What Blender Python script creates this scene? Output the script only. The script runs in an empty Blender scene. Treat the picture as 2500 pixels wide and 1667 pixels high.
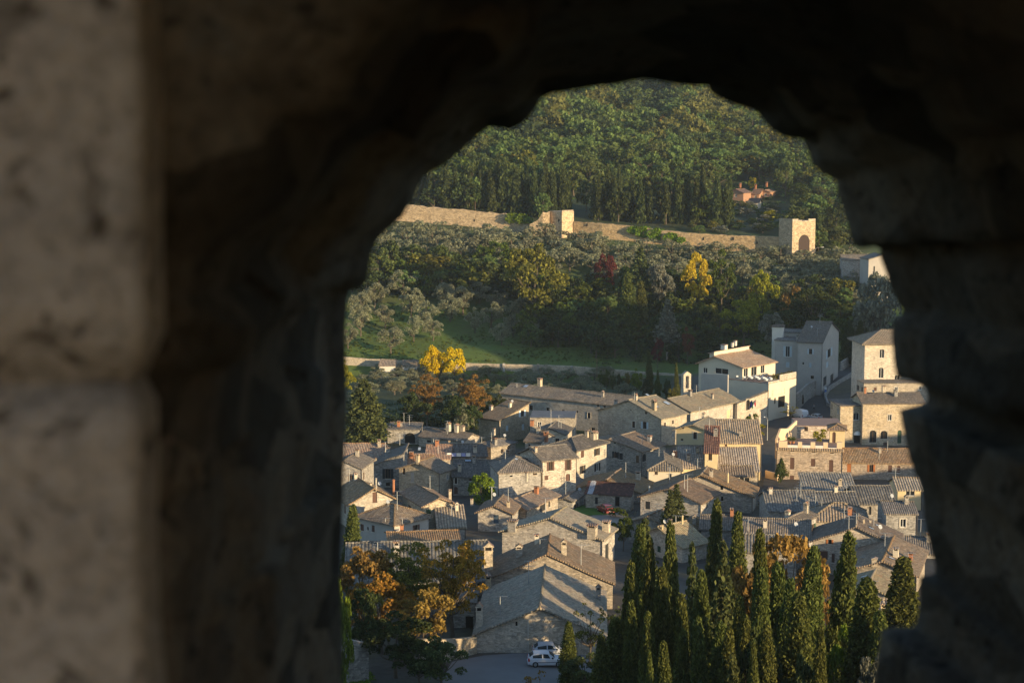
import bpy, bmesh, math, random
import numpy as np
from mathutils import Vector, noise as mnoise
R = math.radians
# ------------------------------------------------------------------ camera, sky, sun, exposure
W, HH, F = 2500.0, 1667.0, 4000.0          # photograph frame and focal length in its pixels
CZ = 60.0
PITCH = math.atan((HH/2-350)/F)
SUN_EL, SUN_X, SUN_Y = R(9.0), 0.75, -0.66
EXPOSURE = 1.08
sc = bpy.context.scene
cam = bpy.data.cameras.new('camera'); camo = bpy.data.objects.new('camera', cam)
sc.collection.objects.link(camo); sc.camera = camo
camo.location = (0, 0, CZ); camo.rotation_euler = (math.pi/2-PITCH, 0, 0)
cam.sensor_width = 36; cam.lens = 36*F/W; cam.clip_start = 0.02; cam.clip_end = 6000
cam.dof.use_dof = True; cam.dof.focus_distance = 320; cam.dof.aperture_fstop = 8.0
world = bpy.data.worlds.new('World'); sc.world = world; world.use_nodes = True
wn = world.node_tree.nodes; wl = world.node_tree.links
sky = wn.new('ShaderNodeTexSky'); sky.sky_type = 'NISHITA'; sky.sun_disc = False
sky.sun_elevation = SUN_EL; sky.ozone_density = 1.9; sky.dust_density = .4; sky.sun_rotation = math.atan2(SUN_X, SUN_Y)
wl.new(sky.outputs[0], wn['Background'].inputs[0]); wn['Background'].inputs[1].default_value = 0.135
sl = bpy.data.lights.new('sun', 'SUN'); slo = bpy.data.objects.new('sun', sl); sc.collection.objects.link(slo)
sl.energy = 4.4; sl.angle = R(0.6); sl.color = (1.0, 0.75, 0.42)
_sd = Vector((SUN_X*math.cos(SUN_EL), SUN_Y*math.cos(SUN_EL), math.sin(SUN_EL))).normalized()
slo.rotation_euler = _sd.to_track_quat('Z', 'Y').to_euler(); slo.location = (60, -40, 140)
sc.view_settings.view_transform = 'Standard'; sc.view_settings.look = 'None'
sc.view_settings.exposure = EXPOSURE; sc.view_settings.gamma = 1
sc.cycles.max_bounces = 5; sc.cycles.diffuse_bounces = 3; sc.cycles.transparent_max_bounces = 4
sc.cycles.use_denoising = True

# ------------------------------------------------------------------ pixel <-> place
CP, SP = math.cos(PITCH), math.sin(PITCH)
def ray(px, py):
    u, v = (px-W/2)/F, (HH/2-py)/F
    return Vector((u, CP+v*SP, -SP+v*CP))
def P(px, py, Y):
    d = ray(px, py); return Vector((0, 0, CZ))+d*(Y/d.y)
def pix(p):
    x, y, z = p[0], p[1], p[2]-CZ
    d = y*CP-z*SP; return W/2+F*x/d, HH/2-F*(y*SP+z*CP)/d
# ground: for a few columns of the view, which row the ground shows at which distance
GT = {
 820:  [(0,2600),(60,2400),(100,2100),(140,1790),(165,1630),(190,1484),(215,1382),(240,1302),(265,1238),(285,1193),(310,1145),(340,1092),(370,1048),(395,1016),(430,968),(470,936),(484,916),(487,873),(520,800),(550,728),(580,650),(610,585),(640,540),(680,490),(740,440),(820,385),(920,320),(1020,255),(1200,150),(1500,40),(2500,200)],
 1250: [(0,2600),(60,2400),(100,2100),(140,1790),(165,1612),(190,1484),(215,1384),(240,1302),(265,1238),(285,1194),(310,1147),(340,1096),(370,1056),(395,1024),(430,972),(464,946),(478,930),(481,891),(520,818),(550,745),(580,665),(610,598),(640,556),(680,505),(740,450),(820,375),(920,300),(1020,235),(1200,120),(1500,10),(2500,200)],
 1700: [(0,2600),(60,2400),(100,2100),(140,1800),(165,1625),(190,1484),(215,1384),(240,1302),(265,1240),(285,1196),(310,1150),(340,1098),(370,1056),(395,1018),(430,966),(462,948),(466,912),(490,880),(520,822),(550,752),(580,680),(600,612),(640,560),(680,530),(742,499),(760,474),(820,415),(920,330),(1020,255),(1200,140),(1500,20),(2500,200)],
 2200: [(0,2600),(60,2400),(100,2100),(140,1800),(165,1620),(190,1484),(215,1384),(240,1302),(265,1242),(285,1198),(310,1152),(340,1100),(362,1092),(374,1046),(395,1002),(415,962),(430,926),(470,866),(490,838),(520,795),(550,722),(580,652),(610,612),(640,590),(680,560),(742,500),(760,478),(820,430),(920,380),(1020,320),(1200,230),(1500,110),(2500,250)],
}
GC = sorted(GT)
def zrow(row, Y): return P(W/2, row, Y).z
GZ = {c: (np.array([a for a, b in GT[c]], float), np.array([zrow(b, max(a, .5)) if a > 0 else CZ-8 for a, b in GT[c]])) for c in GC}
for c in GC:                                   # straight under the wall the ground falls from just below the sill
    ys, zs = GZ[c]; zs[0] = CZ-4; zs[1] = CZ-26; zs[2] = CZ-41
def gz(x, y):
    y = max(y, 0.5); c = W/2+F*x/y
    c = min(max(c, GC[0]), GC[-1])
    for i in range(len(GC)-1):
        if c <= GC[i+1]: break
    a, b = GC[i], GC[i+1]; t = (c-a)/(b-a)
    z = float(np.interp(y, *GZ[a]))*(1-t)+float(np.interp(y, *GZ[b]))*t
    if y < 30: z += 0
    # unseen rise added beyond the right edge of the view to shade the town
    k = x-(y*0.30+26)
    if k > 0 and y < 560:
        s1 = min(max((y-315)/35, 0), 1)*(1-min(max((y-352)/14, 0), 1)); hh = SHADE_HILL_H*min(1, max(0, 480-y)/60)*min(1, max(0, (y-172)/30))+SHADE_HILL_B*s1  # narrow crest added off view to shade the tall grey house
        z += min(k*(SHADE_HILL_K+.9*s1), hh)
    if k > 0 and y < 150: z += min(k*.05, 1.6)*min(1, (150-y)/20)  # low unseen rise added to shade the parked cars
    return z
SHADE_HILL_K, SHADE_HILL_H, SHADE_HILL_B = 0.28, 13.0, 42.0
def gp(px, py, y0=110, y1=1400):
    d = ray(px, py); prev = None; Y = y0
    while Y < y1:
        p = Vector((0, 0, CZ))+d*(Y/d.y)
        if p.z <= gz(p.x, p.y): break
        Y += 2.0
    lo, hi = Y-2, Y
    for _ in range(12):
        m = (lo+hi)/2; p = Vector((0, 0, CZ))+d*(m/d.y)
        if p.z <= gz(p.x, p.y): hi = m
        else: lo = m
    return p

# ------------------------------------------------------------------ naming helpers
COL = sc.collection
def tag(o, label=None, cat=None, group=None, kind=None):
    if label: o['label'] = label
    if cat: o['category'] = cat
    if group: o['group'] = group
    if kind: o['kind'] = kind
    return o
def thing(name, label, cat, loc=(0, 0, 0), rz=0, group=None):
    o = bpy.data.objects.new(name, None); COL.objects.link(o); o.empty_display_size = .3
    o.location = loc; o.rotation_euler = (0, 0, rz)
    return tag(o, label, cat, group)
class MB:
    """collects polygons (with uvs in metres and a material slot) and links them as one mesh object"""
    def __init__(s): s.v = []; s.f = []; s.uv = []; s.m = []
    def poly(s, pts, uv=None, m=0):
        b = len(s.v); s.v += [tuple(p) for p in pts]; s.f.append(tuple(range(b, b+len(pts))))
        if uv is None:
            p0, p1 = Vector(pts[0]), Vector(pts[1]); n = (p1-p0).cross(Vector(pts[2])-p0)
            if n.length < 1e-9: n = Vector((0, 0, 1))
            n.normalize(); ax = Vector((0, 0, 1)).cross(n)
            if ax.length < 1e-3: ax = Vector((1, 0, 0))
            ax.normalize(); ay = n.cross(ax)
            uv = [(Vector(p).dot(ax), Vector(p).dot(ay)) for p in pts]
        s.uv += list(uv); s.m.append(m)
    def box(s, x0, x1, y0, y1, z0, z1, m=0, fr=None):
        c = [(x0,y0,z0),(x1,y0,z0),(x1,y1,z0),(x0,y1,z0),(x0,y0,z1),(x1,y0,z1),(x1,y1,z1),(x0,y1,z1)]
        if fr: c = [fr(*p) for p in c]
        for q in ((0,3,2,1),(4,5,6,7),(0,1,5,4),(1,2,6,5),(2,3,7,6),(3,0,4,7)): s.poly([c[i] for i in q], m=m)
    def tube(s, p0, p1, r0, r1, n=6, m=0, cap=True):
        p0, p1 = Vector(p0), Vector(p1); d = p1-p0
        if d.length < 1e-6: return
        d.normalize(); a = d.orthogonal().normalized(); b = d.cross(a)
        ra = [p0+(a*math.cos(t)+b*math.sin(t))*r0 for t in [2*math.pi*i/n for i in range(n)]]
        rb = [p1+(a*math.cos(t)+b*math.sin(t))*r1 for t in [2*math.pi*i/n for i in range(n)]]
        for i in range(n): s.poly([ra[i], ra[(i+1)%n], rb[(i+1)%n], rb[i]], m=m)
        if cap: s.poly(rb, m=m); s.poly(ra[::-1], m=m)
    def build(s, name, mats, parent=None, smooth=False):
        me = bpy.data.meshes.new(name); me.from_pydata(s.v, [], s.f)
        ul = me.uv_layers.new(name='UVMap'); ul.data.foreach_set('uv', np.array(s.uv, 'f').ravel())
        if not isinstance(mats, (list, tuple)): mats = [mats]
        for m in mats: me.materials.append(m)
        me.polygons.foreach_set('material_index', s.m)
        if smooth: me.polygons.foreach_set('use_smooth', [True]*len(s.f))
        me.update()
        o = bpy.data.objects.new(name, me); COL.objects.link(o)
        if parent: o.parent = parent
        return o

# ------------------------------------------------------------------ materials
def newmat(name):
    m = bpy.data.materials.new(name); m.use_nodes = True
    nt = m.node_tree; return m, nt.nodes, nt.links, nt.nodes['Principled BSDF']
class G:
    """tiny node-graph helper"""
    def __init__(s, name):
        s.m, s.n, s.l, s.b = newmat(name); s.b.inputs['Roughness'].default_value = .9
        s.b.inputs['Specular IOR Level'].default_value = .2
    def node(s, t, ins=None, **kw):
        n = s.n.new(t)
        for k, v in kw.items(): setattr(n, k, v)
        for k, v in (ins or {}).items():
            if hasattr(v, 'is_output') or isinstance(v, bpy.types.NodeSocket): s.l.new(v, n.inputs[k])
            else: n.inputs[k].default_value = v
        return n
    def math(s, op, a, b=None, c=None, clamp=False):
        n = s.n.new('ShaderNodeMath'); n.operation = op; n.use_clamp = clamp
        for i, v in enumerate((a, b, c)):
            if v is None: continue
            if isinstance(v, bpy.types.NodeSocket): s.l.new(v, n.inputs[i])
            else: n.inputs[i].default_value = v
        return n.outputs[0]
    def noise(s, vec, scale, detail=3, rough=.6, dist=0):
        return s.node('ShaderNodeTexNoise', {'Vector': vec, 'Scale': scale, 'Detail': detail, 'Roughness': rough, 'Distortion': dist}).outputs[0]
    def ramp(s, fac, stops):
        n = s.n.new('ShaderNodeValToRGB'); s.l.new(fac, n.inputs[0]); cr = n.color_ramp
        while len(cr.elements) < len(stops): cr.elements.new(.5)
        for e, (p, c) in zip(cr.elements, stops): e.position = p; e.color = (*c, 1)
        return n.outputs[0]
    def mix(s, fac, a, b, mode='MIX'):
        n = s.n.new('ShaderNodeMix'); n.data_type = 'RGBA'; n.blend_type = mode
        for i, v in ((0, fac), (6, a), (7, b)):
            if isinstance(v, bpy.types.NodeSocket): s.l.new(v, n.inputs[i])
            elif isinstance(v, (int, float)): n.inputs[i].default_value = v
            else: n.inputs[i].default_value = (*v, 1)
        return n.outputs[2]
    def hsv(s, col, h=.5, sat=1., v=1.):
        n = s.n.new('ShaderNodeHueSaturation')
        for k, x in (('Hue', h), ('Saturation', sat), ('Value', v), ('Color', col)):
            if isinstance(x, bpy.types.NodeSocket): s.l.new(x, n.inputs[k])
            else: n.inputs[k].default_value = x if not isinstance(x, tuple) else (*x, 1)
        return n.outputs[0]
    def bump(s, h, strength=.5, dist=.05):
        n = s.node('ShaderNodeBump', {'Height': h, 'Strength': strength, 'Distance': dist}); s.l.new(n.outputs[0], s.b.inputs['Normal'])
    def color(s, c):
        if isinstance(c, bpy.types.NodeSocket): s.l.new(c, s.b.inputs['Base Color'])
        else: s.b.inputs['Base Color'].default_value = (*c, 1)
    @property
    def uv(s): return s.n.new('ShaderNodeTexCoord').outputs['UV']
    @property
    def obj(s): return s.n.new('ShaderNodeTexCoord').outputs['Object']
    @property
    def rnd(s): return s.n.new('ShaderNodeObjectInfo').outputs['Random']
    @property
    def island(s): return s.n.new('ShaderNodeNewGeometry').outputs['Random Per Island']
def plain(name, c, rough=.8, var=.25, scale=3.0, metal=0):
    g = G(name); g.b.inputs['Roughness'].default_value = rough; g.b.inputs['Metallic'].default_value = metal
    n = g.noise(g.obj, scale, 4); g.color(g.hsv(c, v=g.math('ADD', g.math('MULTIPLY', n, var*2), 1-var)))
    return g.m
def stone(name, c1, c2, mortar, sx=.32, sy=.15, contrast=.85):
    g = G(name); uv = g.uv
    wob = g.node('ShaderNodeTexNoise', {'Vector': uv, 'Scale': 2.3, 'Detail': 2.0})
    d = g.node('ShaderNodeVectorMath', {0: wob.outputs['Color'], 1: (.5, .5, .5)}, operation='SUBTRACT').outputs[0]
    d = g.node('ShaderNodeVectorMath', {0: d, 'Scale': .22}, operation='SCALE').outputs[0]
    v = g.node('ShaderNodeVectorMath', {0: uv, 1: d}, operation='ADD').outputs[0]
    br = g.node('ShaderNodeTexBrick', {'Vector': v, 'Scale': 1.0, 'Color1': (*c1, 1), 'Color2': (*c2, 1), 'Mortar': (*mortar, 1),
                'Mortar Size': .022, 'Mortar Smooth': .6, 'Bias': 0.0, 'Brick Width': sx, 'Row Height': sy})
    br.offset = .43; br.squash = .8; br.squash_frequency = 3
    vo = g.node('ShaderNodeTexVoronoi', {'Vector': g.node('ShaderNodeVectorMath', {0: v, 1: (1/sx*.9, 1/sy*.9, 1)}, operation='MULTIPLY').outputs[0], 'Scale': 1.0})
    vv = g.node('ShaderNodeSeparateColor', {0: vo.outputs['Color']}).outputs[0]
    st = g.noise(uv, .55, 5, .65)
    val = g.math('ADD', g.math('MULTIPLY', vv, .75*contrast), 1-.38*contrast)
    val = g.math('MULTIPLY', val, g.math('ADD', g.math('MULTIPLY', st, .9), .55))
    col = g.hsv(br.outputs['Color'], v=val, sat=g.math('ADD', .7, g.math('MULTIPLY', g.noise(uv, 1.1, 3), .6)))
    col = g.mix(g.math('MULTIPLY', g.math('GREATER_THAN', g.noise(uv, .9, 4, .7), .60), .35), col, (.16, .14, .12))
    rr = g.rnd; col = g.hsv(col, sat=g.math('ADD', .75, g.math('MULTIPLY', g.math('FRACT', g.math('MULTIPLY', rr, 5.7)), .5)), v=g.math('ADD', .78, g.math('MULTIPLY', rr, .4)))
    pl = g.ramp(g.noise(uv, .28, 4, .65), [(.56, (0,0,0)), (.62, (1,1,1))]); col = g.mix(g.math('MULTIPLY', pl, .5), col, tuple(x*.95 for x in c2))
    g.color(col)
    g.bump(g.math('ADD', g.math('MULTIPLY', br.outputs['Fac'], -1.0), vv), .55, .05)
    return g.m
def plaster(name, c, stain=.35):
    g = G(name); uv = g.uv
    st = g.noise(uv, .35, 6, .7); fi = g.noise(uv, 5, 3)
    col = g.hsv(c, v=g.math('ADD', g.math('MULTIPLY', g.math('ADD', st, g.math('MULTIPLY', fi, .35)), stain*1.6), 1-stain*1.05))
    g.color(col); g.bump(fi, .25, .02); return g.m
def tiles(name, cols, lichen, su=.30, sv=.42, lich=.5, depth=.09):
    """rows of curved clay tiles: u runs along the eave, v up the slope"""
    g = G(name); uv = g.uv
    wob = g.node('ShaderNodeTexNoise', {'Vector': uv, 'Scale': .8, 'Detail': 2.0}).outputs[0]
    sep = g.node('ShaderNodeSeparateXYZ', {0: uv})
    u = g.math('ADD', sep.outputs[0], g.math('MULTIPLY', wob, .12)); v = sep.outputs[1]
    uu = g.math('DIVIDE', u, su); vv = g.math('DIVIDE', v, sv)
    fl = g.node('ShaderNodeCombineXYZ', {0: g.math('FLOOR', uu), 1: g.math('FLOOR', vv)}).outputs[0]
    wn_ = g.node('ShaderNodeTexWhiteNoise', {'Vector': fl}, noise_dimensions='2D').outputs[0]
    wave = g.math('ABSOLUTE', g.math('SINE', g.math('MULTIPLY', uu, math.pi)))
    step = g.math('FRACT', vv)
    stops = [(i/(len(cols)-1), c) for i, c in enumerate(cols)]
    c = g.ramp(wn_, stops)
    big = g.noise(uv, .5, 5, .7)
    c = g.mix(g.math('MULTIPLY', g.ramp(big, [(.38, (0, 0, 0)), (.62, (1, 1, 1))]), lich), c, lichen)
    spots = g.ramp(g.noise(uv, 3.2, 4, .75), [(.42, (0, 0, 0)), (.58, (1, 1, 1))])
    c = g.mix(g.math('MULTIPLY', spots, .5), c, g.hsv(c, v=.42))
    sp2 = g.ramp(g.noise(uv, 1.5, 5, .8), [(.47, (0,0,0)), (.60, (1,1,1))]); c = g.mix(g.math('MULTIPLY', sp2, .55), c, g.hsv(c, v=1.55, sat=.85))
    c = g.hsv(c, v=g.math('ADD', .76, g.math('MULTIPLY', wave, .30)))
    pt = g.ramp(g.noise(uv, .22, 3, .6), [(.40, (0,0,0)), (.60, (1,1,1))]); c = g.mix(g.math('MULTIPLY', pt, .35), c, g.hsv(c, h=.485, sat=1.35, v=1.15))
    rr = g.rnd; c = g.hsv(c, h=g.math('ADD', .493, g.math('MULTIPLY', g.math('FRACT', g.math('MULTIPLY', rr, 7.3)), .016)), sat=g.math('ADD', .75, g.math('MULTIPLY', g.math('FRACT', g.math('MULTIPLY', rr, 3.1)), .6)), v=g.math('ADD', .74, g.math('MULTIPLY', rr, .5)))
    g.color(c)
    g.bump(g.math('ADD', wave, g.math('ADD', g.math('MULTIPLY', step, -.35), g.math('MULTIPLY', g.noise(uv, 4, 3), .6))), .9, depth)
    return g.m
def leaf(name, c, c2=None, var=.5, trans=.3, obj_var=.25):
    m, n, l, b = newmat(name); g = G.__new__(G); g.m, g.n, g.l, g.b = m, n, l, b
    n.remove(b)
    isl = g.island; rn = g.rnd
    col = g.mix(g.math('POWER', isl, 1.5), c, c2 or tuple(x*1.35 for x in c))
    col = g.hsv(col, h=g.math('ADD', .5-.02, g.math('MULTIPLY', rn, .04)), v=g.math('ADD', 1-var*.5-obj_var*.5, g.math('ADD', g.math('MULTIPLY', isl, var), g.math('MULTIPLY', rn, obj_var))))
    df = g.node('ShaderNodeBsdfDiffuse', {'Color': col}); tr = g.node('ShaderNodeBsdfTranslucent', {'Color': col})
    mx = g.node('ShaderNodeMixShader', {0: trans}); l.new(df.outputs[0], mx.inputs[1]); l.new(tr.outputs[0], mx.inputs[2])
    l.new(mx.outputs[0], n['Material Output'].inputs[0]); return m

M = {}
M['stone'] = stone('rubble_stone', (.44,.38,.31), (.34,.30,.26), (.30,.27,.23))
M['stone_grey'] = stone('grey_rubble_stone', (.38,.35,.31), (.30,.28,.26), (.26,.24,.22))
M['stone_pale'] = stone('pale_limestone', (.50,.44,.36), (.41,.36,.30), (.38,.34,.28), .40, .19, .5)
M['stone_pink'] = stone('pinkish_rubble_stone', (.50,.40,.31), (.38,.31,.25), (.34,.28,.23))
M['stone_warm'] = stone('warm_rubble_stone', (.50,.42,.31), (.42,.35,.27), (.36,.31,.24), .30, .145, .7)
M['plaster_yellow'] = plaster('ochre_plaster', (.56,.45,.27))
M['plaster_grey'] = plaster('grey_plaster', (.38,.35,.32))
M['plaster_cream'] = plaster('cream_plaster', (.55,.49,.39), .2)
M['plaster_white'] = plaster('white_plaster', (.60,.56,.50), .15)
M['plaster_pink'] = plaster('peach_plaster', (.62,.45,.30), .2)
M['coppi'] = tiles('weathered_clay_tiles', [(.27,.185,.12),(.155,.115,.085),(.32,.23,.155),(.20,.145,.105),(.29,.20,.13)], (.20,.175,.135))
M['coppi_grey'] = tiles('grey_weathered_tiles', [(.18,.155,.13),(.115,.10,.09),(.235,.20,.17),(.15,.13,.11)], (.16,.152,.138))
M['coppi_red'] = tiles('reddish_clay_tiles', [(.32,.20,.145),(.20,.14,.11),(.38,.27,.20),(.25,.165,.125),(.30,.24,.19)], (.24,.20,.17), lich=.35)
M['coppi_strip'] = tiles('striped_clay_tiles', [(.31,.25,.19),(.22,.18,.14),(.36,.29,.22)], (.25,.22,.18), su=.42, lich=.3, depth=.14)
M['coppi_new'] = tiles('russet_tiles', [(.36,.25,.18),(.27,.19,.14),(.41,.30,.22)], (.32,.24,.18), su=.25, sv=.3, lich=.2, depth=.04)
M['coppi_lich'] = tiles('lichen_covered_tiles', [(.31,.26,.185),(.22,.185,.14),(.36,.29,.20),(.27,.20,.15)], (.28,.26,.19), su=.34, lich=.6)
M['glass'] = plain('dark_glass', (.018,.02,.023), .25, .3)
M['shut_brown'] = plain('brown_shutter', (.10,.055,.042), .7)
M['shut_dark'] = plain('dark_shutter', (.03,.032,.034), .7)
M['shut_green'] = plain('green_shutter', (.03,.065,.04), .7)
M['shut_blue'] = plain('blue_shutter', (.055,.085,.12), .7)
M['shut_pale'] = plain('pale_blue_shutter', (.42,.48,.52), .7)
M['shut_orange'] = plain('orange_brown_shutter', (.30,.11,.04), .7)
M['white'] = plain('white_paint', (.72,.72,.70), .6, .08)
M['frame'] = plain('stone_frame', (.50,.45,.38), .9, .2)
M['metal'] = plain('grey_metal', (.32,.33,.34), .45, .15, metal=.4)
M['pipe'] = plain('dark_pipe', (.07,.06,.055), .6)
M['brick'] = plain('brick_red', (.34,.15,.08), .9, .3)
M['rust'] = plain('rusty_sheet', (.10,.035,.026), .8, .5, 1.2)
M['sheet'] = plain('grey_sheet', (.40,.43,.48), .5, .3)
M['dark'] = plain('dark_interior', (.015,.014,.013), .9, .2)
M['wood'] = plain('wood', (.16,.10,.06), .85)
M['awning'] = plain('white_awning', (.75,.74,.70), .8, .08)
M['bark'] = plain('bark', (.10,.08,.062), .95, .4, 2)
M['bark_pale'] = plain('pale_bark', (.30,.27,.23), .95, .3, 2)
M['skylight'] = plain('skylight_glass', (.30,.36,.45), .2, .15)
# ------------------------------------------------------------------ foreground: the ruined stone window
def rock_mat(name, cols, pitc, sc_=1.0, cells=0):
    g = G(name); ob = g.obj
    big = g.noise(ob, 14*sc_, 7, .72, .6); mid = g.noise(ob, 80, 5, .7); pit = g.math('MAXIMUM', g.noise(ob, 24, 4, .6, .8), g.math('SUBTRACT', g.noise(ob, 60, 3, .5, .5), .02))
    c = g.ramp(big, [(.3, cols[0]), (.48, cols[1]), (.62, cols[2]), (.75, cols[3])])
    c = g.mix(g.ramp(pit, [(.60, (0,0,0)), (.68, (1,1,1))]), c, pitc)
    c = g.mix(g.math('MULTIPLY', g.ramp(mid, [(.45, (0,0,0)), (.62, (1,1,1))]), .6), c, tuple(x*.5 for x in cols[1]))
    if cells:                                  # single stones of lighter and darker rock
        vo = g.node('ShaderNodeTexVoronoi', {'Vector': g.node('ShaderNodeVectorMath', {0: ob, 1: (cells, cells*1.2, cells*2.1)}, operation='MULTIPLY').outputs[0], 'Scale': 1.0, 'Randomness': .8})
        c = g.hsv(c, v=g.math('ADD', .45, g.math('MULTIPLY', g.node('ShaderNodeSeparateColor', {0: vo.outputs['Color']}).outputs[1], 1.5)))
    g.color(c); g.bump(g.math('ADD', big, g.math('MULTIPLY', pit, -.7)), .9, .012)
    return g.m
S_ = W/2352.0
EDGE = [(785,1900),(785,1568),(787,1480),(785,1400),(782,1330),(784,1250),(787,1180),(790,1080),(793,1000),(797,920),(795,850),(793,760),(798,690),(803,668),(830,660),(842,640),(848,610),(852,580),(866,552),(882,535),(905,515),(925,497),(935,478),(946,460),(958,432),(970,410),(992,392),(1020,380),(1040,362),(1062,345),(1090,318),(1122,293),(1150,294),(1172,299),(1195,288),(1216,270),(1234,246),(1242,228),(1266,216),(1294,212),(1330,206),(1370,199),(1420,194),(1452,187),(1475,183),(1500,185),(1550,194),(1590,198),(1626,198),(1632,212),(1650,225),(1690,242),(1735,254),(1748,270),(1770,296),(1800,315),(1825,319),(1846,321),(1850,338),(1857,352),(1866,378),(1885,396),(1908,408),(1922,418),(1922,440),(1934,470),(1944,505),(1955,548),(1966,568),(1985,570),(2008,566),(2022,572),(2021,590),(2034,624),(2046,660),(2062,694),(2074,712),(2070,724),(2052,736),(2048,760),(2050,800),(2054,840),(2060,868),(2086,872),(2108,880),(2126,892),(2131,910),(2128,926),(2112,936),(2088,940),(2066,941),(2070,965),(2078,1005),(2088,1050),(2102,1088),(2114,1106),(2120,1150),(2122,1190),(2130,1230),(2140,1270),(2148,1296),(2146,1318),(2120,1322),(2112,1326),(2112,1380),(2106,1425),(2096,1440),(2050,1440),(2024,1446),(2018,1490),(2012,1540),(2010,1568),(2008,1900)]
def ruin():
    far = 1.7; pale0 = []
    pts = [(x*S_, y*S_) for x, y in EDGE]
    # resample evenly, keep the traced corners soft
    out = []
    for (x0, y0), (x1, y1) in zip(pts, pts[1:]+pts[:1]):
        n = max(1, int(math.hypot(x1-x0, y1-y0)/16))
        for i in range(n): out.append((x0+(x1-x0)*i/n, y0+(y1-y0)*i/n))
    N = len(out); cx, cy = 1430, 1000
    base = [P(x, y, far) for x, y in out]
    cen = P(cx, cy, far)
    # outward direction, smoothed round the loop
    rad = [((b-cen)*Vector((1, 0, 1))).normalized() for b in base]
    leftw = []
    for (x, y), r in zip(out, rad):
        t = max(0., min(1., (1340-x)/300.)); leftw.append(t*t*(3-2*t) if y > 300 or x < 1000 else t*.6)
    loops = []
    def loop(Y, off_side, off_left, amp, dyl=0.0):
        L = []
        for i in range(N):
            w = leftw[i]; o = off_side*(1-w)+off_left*w
            b = base[i]; q = Vector((b.x+rad[i].x*o, Y+dyl*w, b.z+rad[i].z*o))
            s = mnoise.noise(q*5.0)*.6+mnoise.noise(q*13.0)*.3+mnoise.noise(q*31)*.15
            c = mnoise.cell(Vector((q.x*4+mnoise.noise(q*4)*.3, q.y*5+mnoise.cell(Vector((0, 0, int(q.z*9))))*2, q.z*9+mnoise.noise(q*5)*.25)))*.9
            L.append(q+Vector((rad[i].x, 0, rad[i].z))*(amp*max(0, s*.8+.75+c*.75)))
        loops.append(L)
    loops.append([b+Vector((rad[i].x, 0, rad[i].z))*2.2+Vector((0, .35, 0)) for i, b in enumerate(base)])
    loops.append([b+Vector((rad[i].x, 0, rad[i].z))*.5+Vector((0, .30, 0)) for i, b in enumerate(base)])
    loops.append([b+Vector((rad[i].x, 0, rad[i].z))*.05+Vector((0, .06, 0)) for i, b in enumerate(base)])
    loops.append(base)
    for Y in [1.665-.036*i for i in range(20)]:
        t = (1.7-Y)/.76; o, ol, a = .004+.066*t, .002+.018*t**1.3, min(.026, .006+.06*t)
        loop(Y, o, ol, a)
    # left: the jamb turns into the pale face of the inner wall; right and top: the vault runs on unseen over the camera, shaped to shade the stone
    for k, (Y, o, ol, dy) in enumerate([(.86,.08,.035,.06),(.76,.10,.075,.12),(.66,.12,.14,.2),(.5,.16,.26,.33),(.3,.20,.5,.5),(.0,.24,.9,.78),(-.15,.27,1.3,.9),(-.25,.45,1.6,1.0),(-.3,1.3,1.8,1.0)]):
        loop(Y, o, ol, .02, dy)
    v = [tuple(p) for L in loops for p in L]; f = []
    for k in range(len(loops)-1):
        for i in range(N):
            j = (i+1) % N; f.append((k*N+i, k*N+j, (k+1)*N+j, (k+1)*N+i))
    # unseen side wall added left behind the camera to block light from the left
    K = len(v); zt, zb = CZ+2.2, CZ-2.2
    v += [(-1.5,.9,zb),(-1.5,-4,zb),(-1.5,-4,zt),(-1.5,.9,zt),(-1.9,.9,zb),(-1.9,-4,zb),(-1.9,-4,zt),(-1.9,.9,zt)]
    f += [tuple(K+i for i in q) for q in ((0,1,2,3),(4,7,6,5),(3,2,6,7),(1,5,6,2),(0,3,7,4),(0,4,5,1))]
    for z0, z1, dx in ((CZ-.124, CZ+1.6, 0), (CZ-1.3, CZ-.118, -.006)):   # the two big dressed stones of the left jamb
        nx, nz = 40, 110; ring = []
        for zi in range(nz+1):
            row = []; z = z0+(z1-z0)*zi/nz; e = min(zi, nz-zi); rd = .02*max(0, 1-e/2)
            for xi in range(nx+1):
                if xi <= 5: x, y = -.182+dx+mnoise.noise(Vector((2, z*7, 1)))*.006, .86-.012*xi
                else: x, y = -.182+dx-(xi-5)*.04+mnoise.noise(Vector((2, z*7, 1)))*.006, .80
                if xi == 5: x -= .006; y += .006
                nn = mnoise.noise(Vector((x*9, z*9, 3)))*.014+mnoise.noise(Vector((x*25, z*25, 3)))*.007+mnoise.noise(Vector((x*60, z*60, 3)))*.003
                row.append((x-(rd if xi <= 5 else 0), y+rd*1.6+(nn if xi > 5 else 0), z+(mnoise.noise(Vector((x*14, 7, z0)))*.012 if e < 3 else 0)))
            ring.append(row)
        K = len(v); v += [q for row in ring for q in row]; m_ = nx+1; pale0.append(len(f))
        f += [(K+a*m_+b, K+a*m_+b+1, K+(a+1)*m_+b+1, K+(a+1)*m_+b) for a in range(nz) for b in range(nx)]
    me = bpy.data.meshes.new('ruined_stone_window'); me.from_pydata(v, [], f); me.update()
    bm = bmesh.new(); bm.from_mesh(me); bmesh.ops.recalc_face_normals(bm, faces=bm.faces); bm.to_mesh(me); bm.free()
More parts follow.
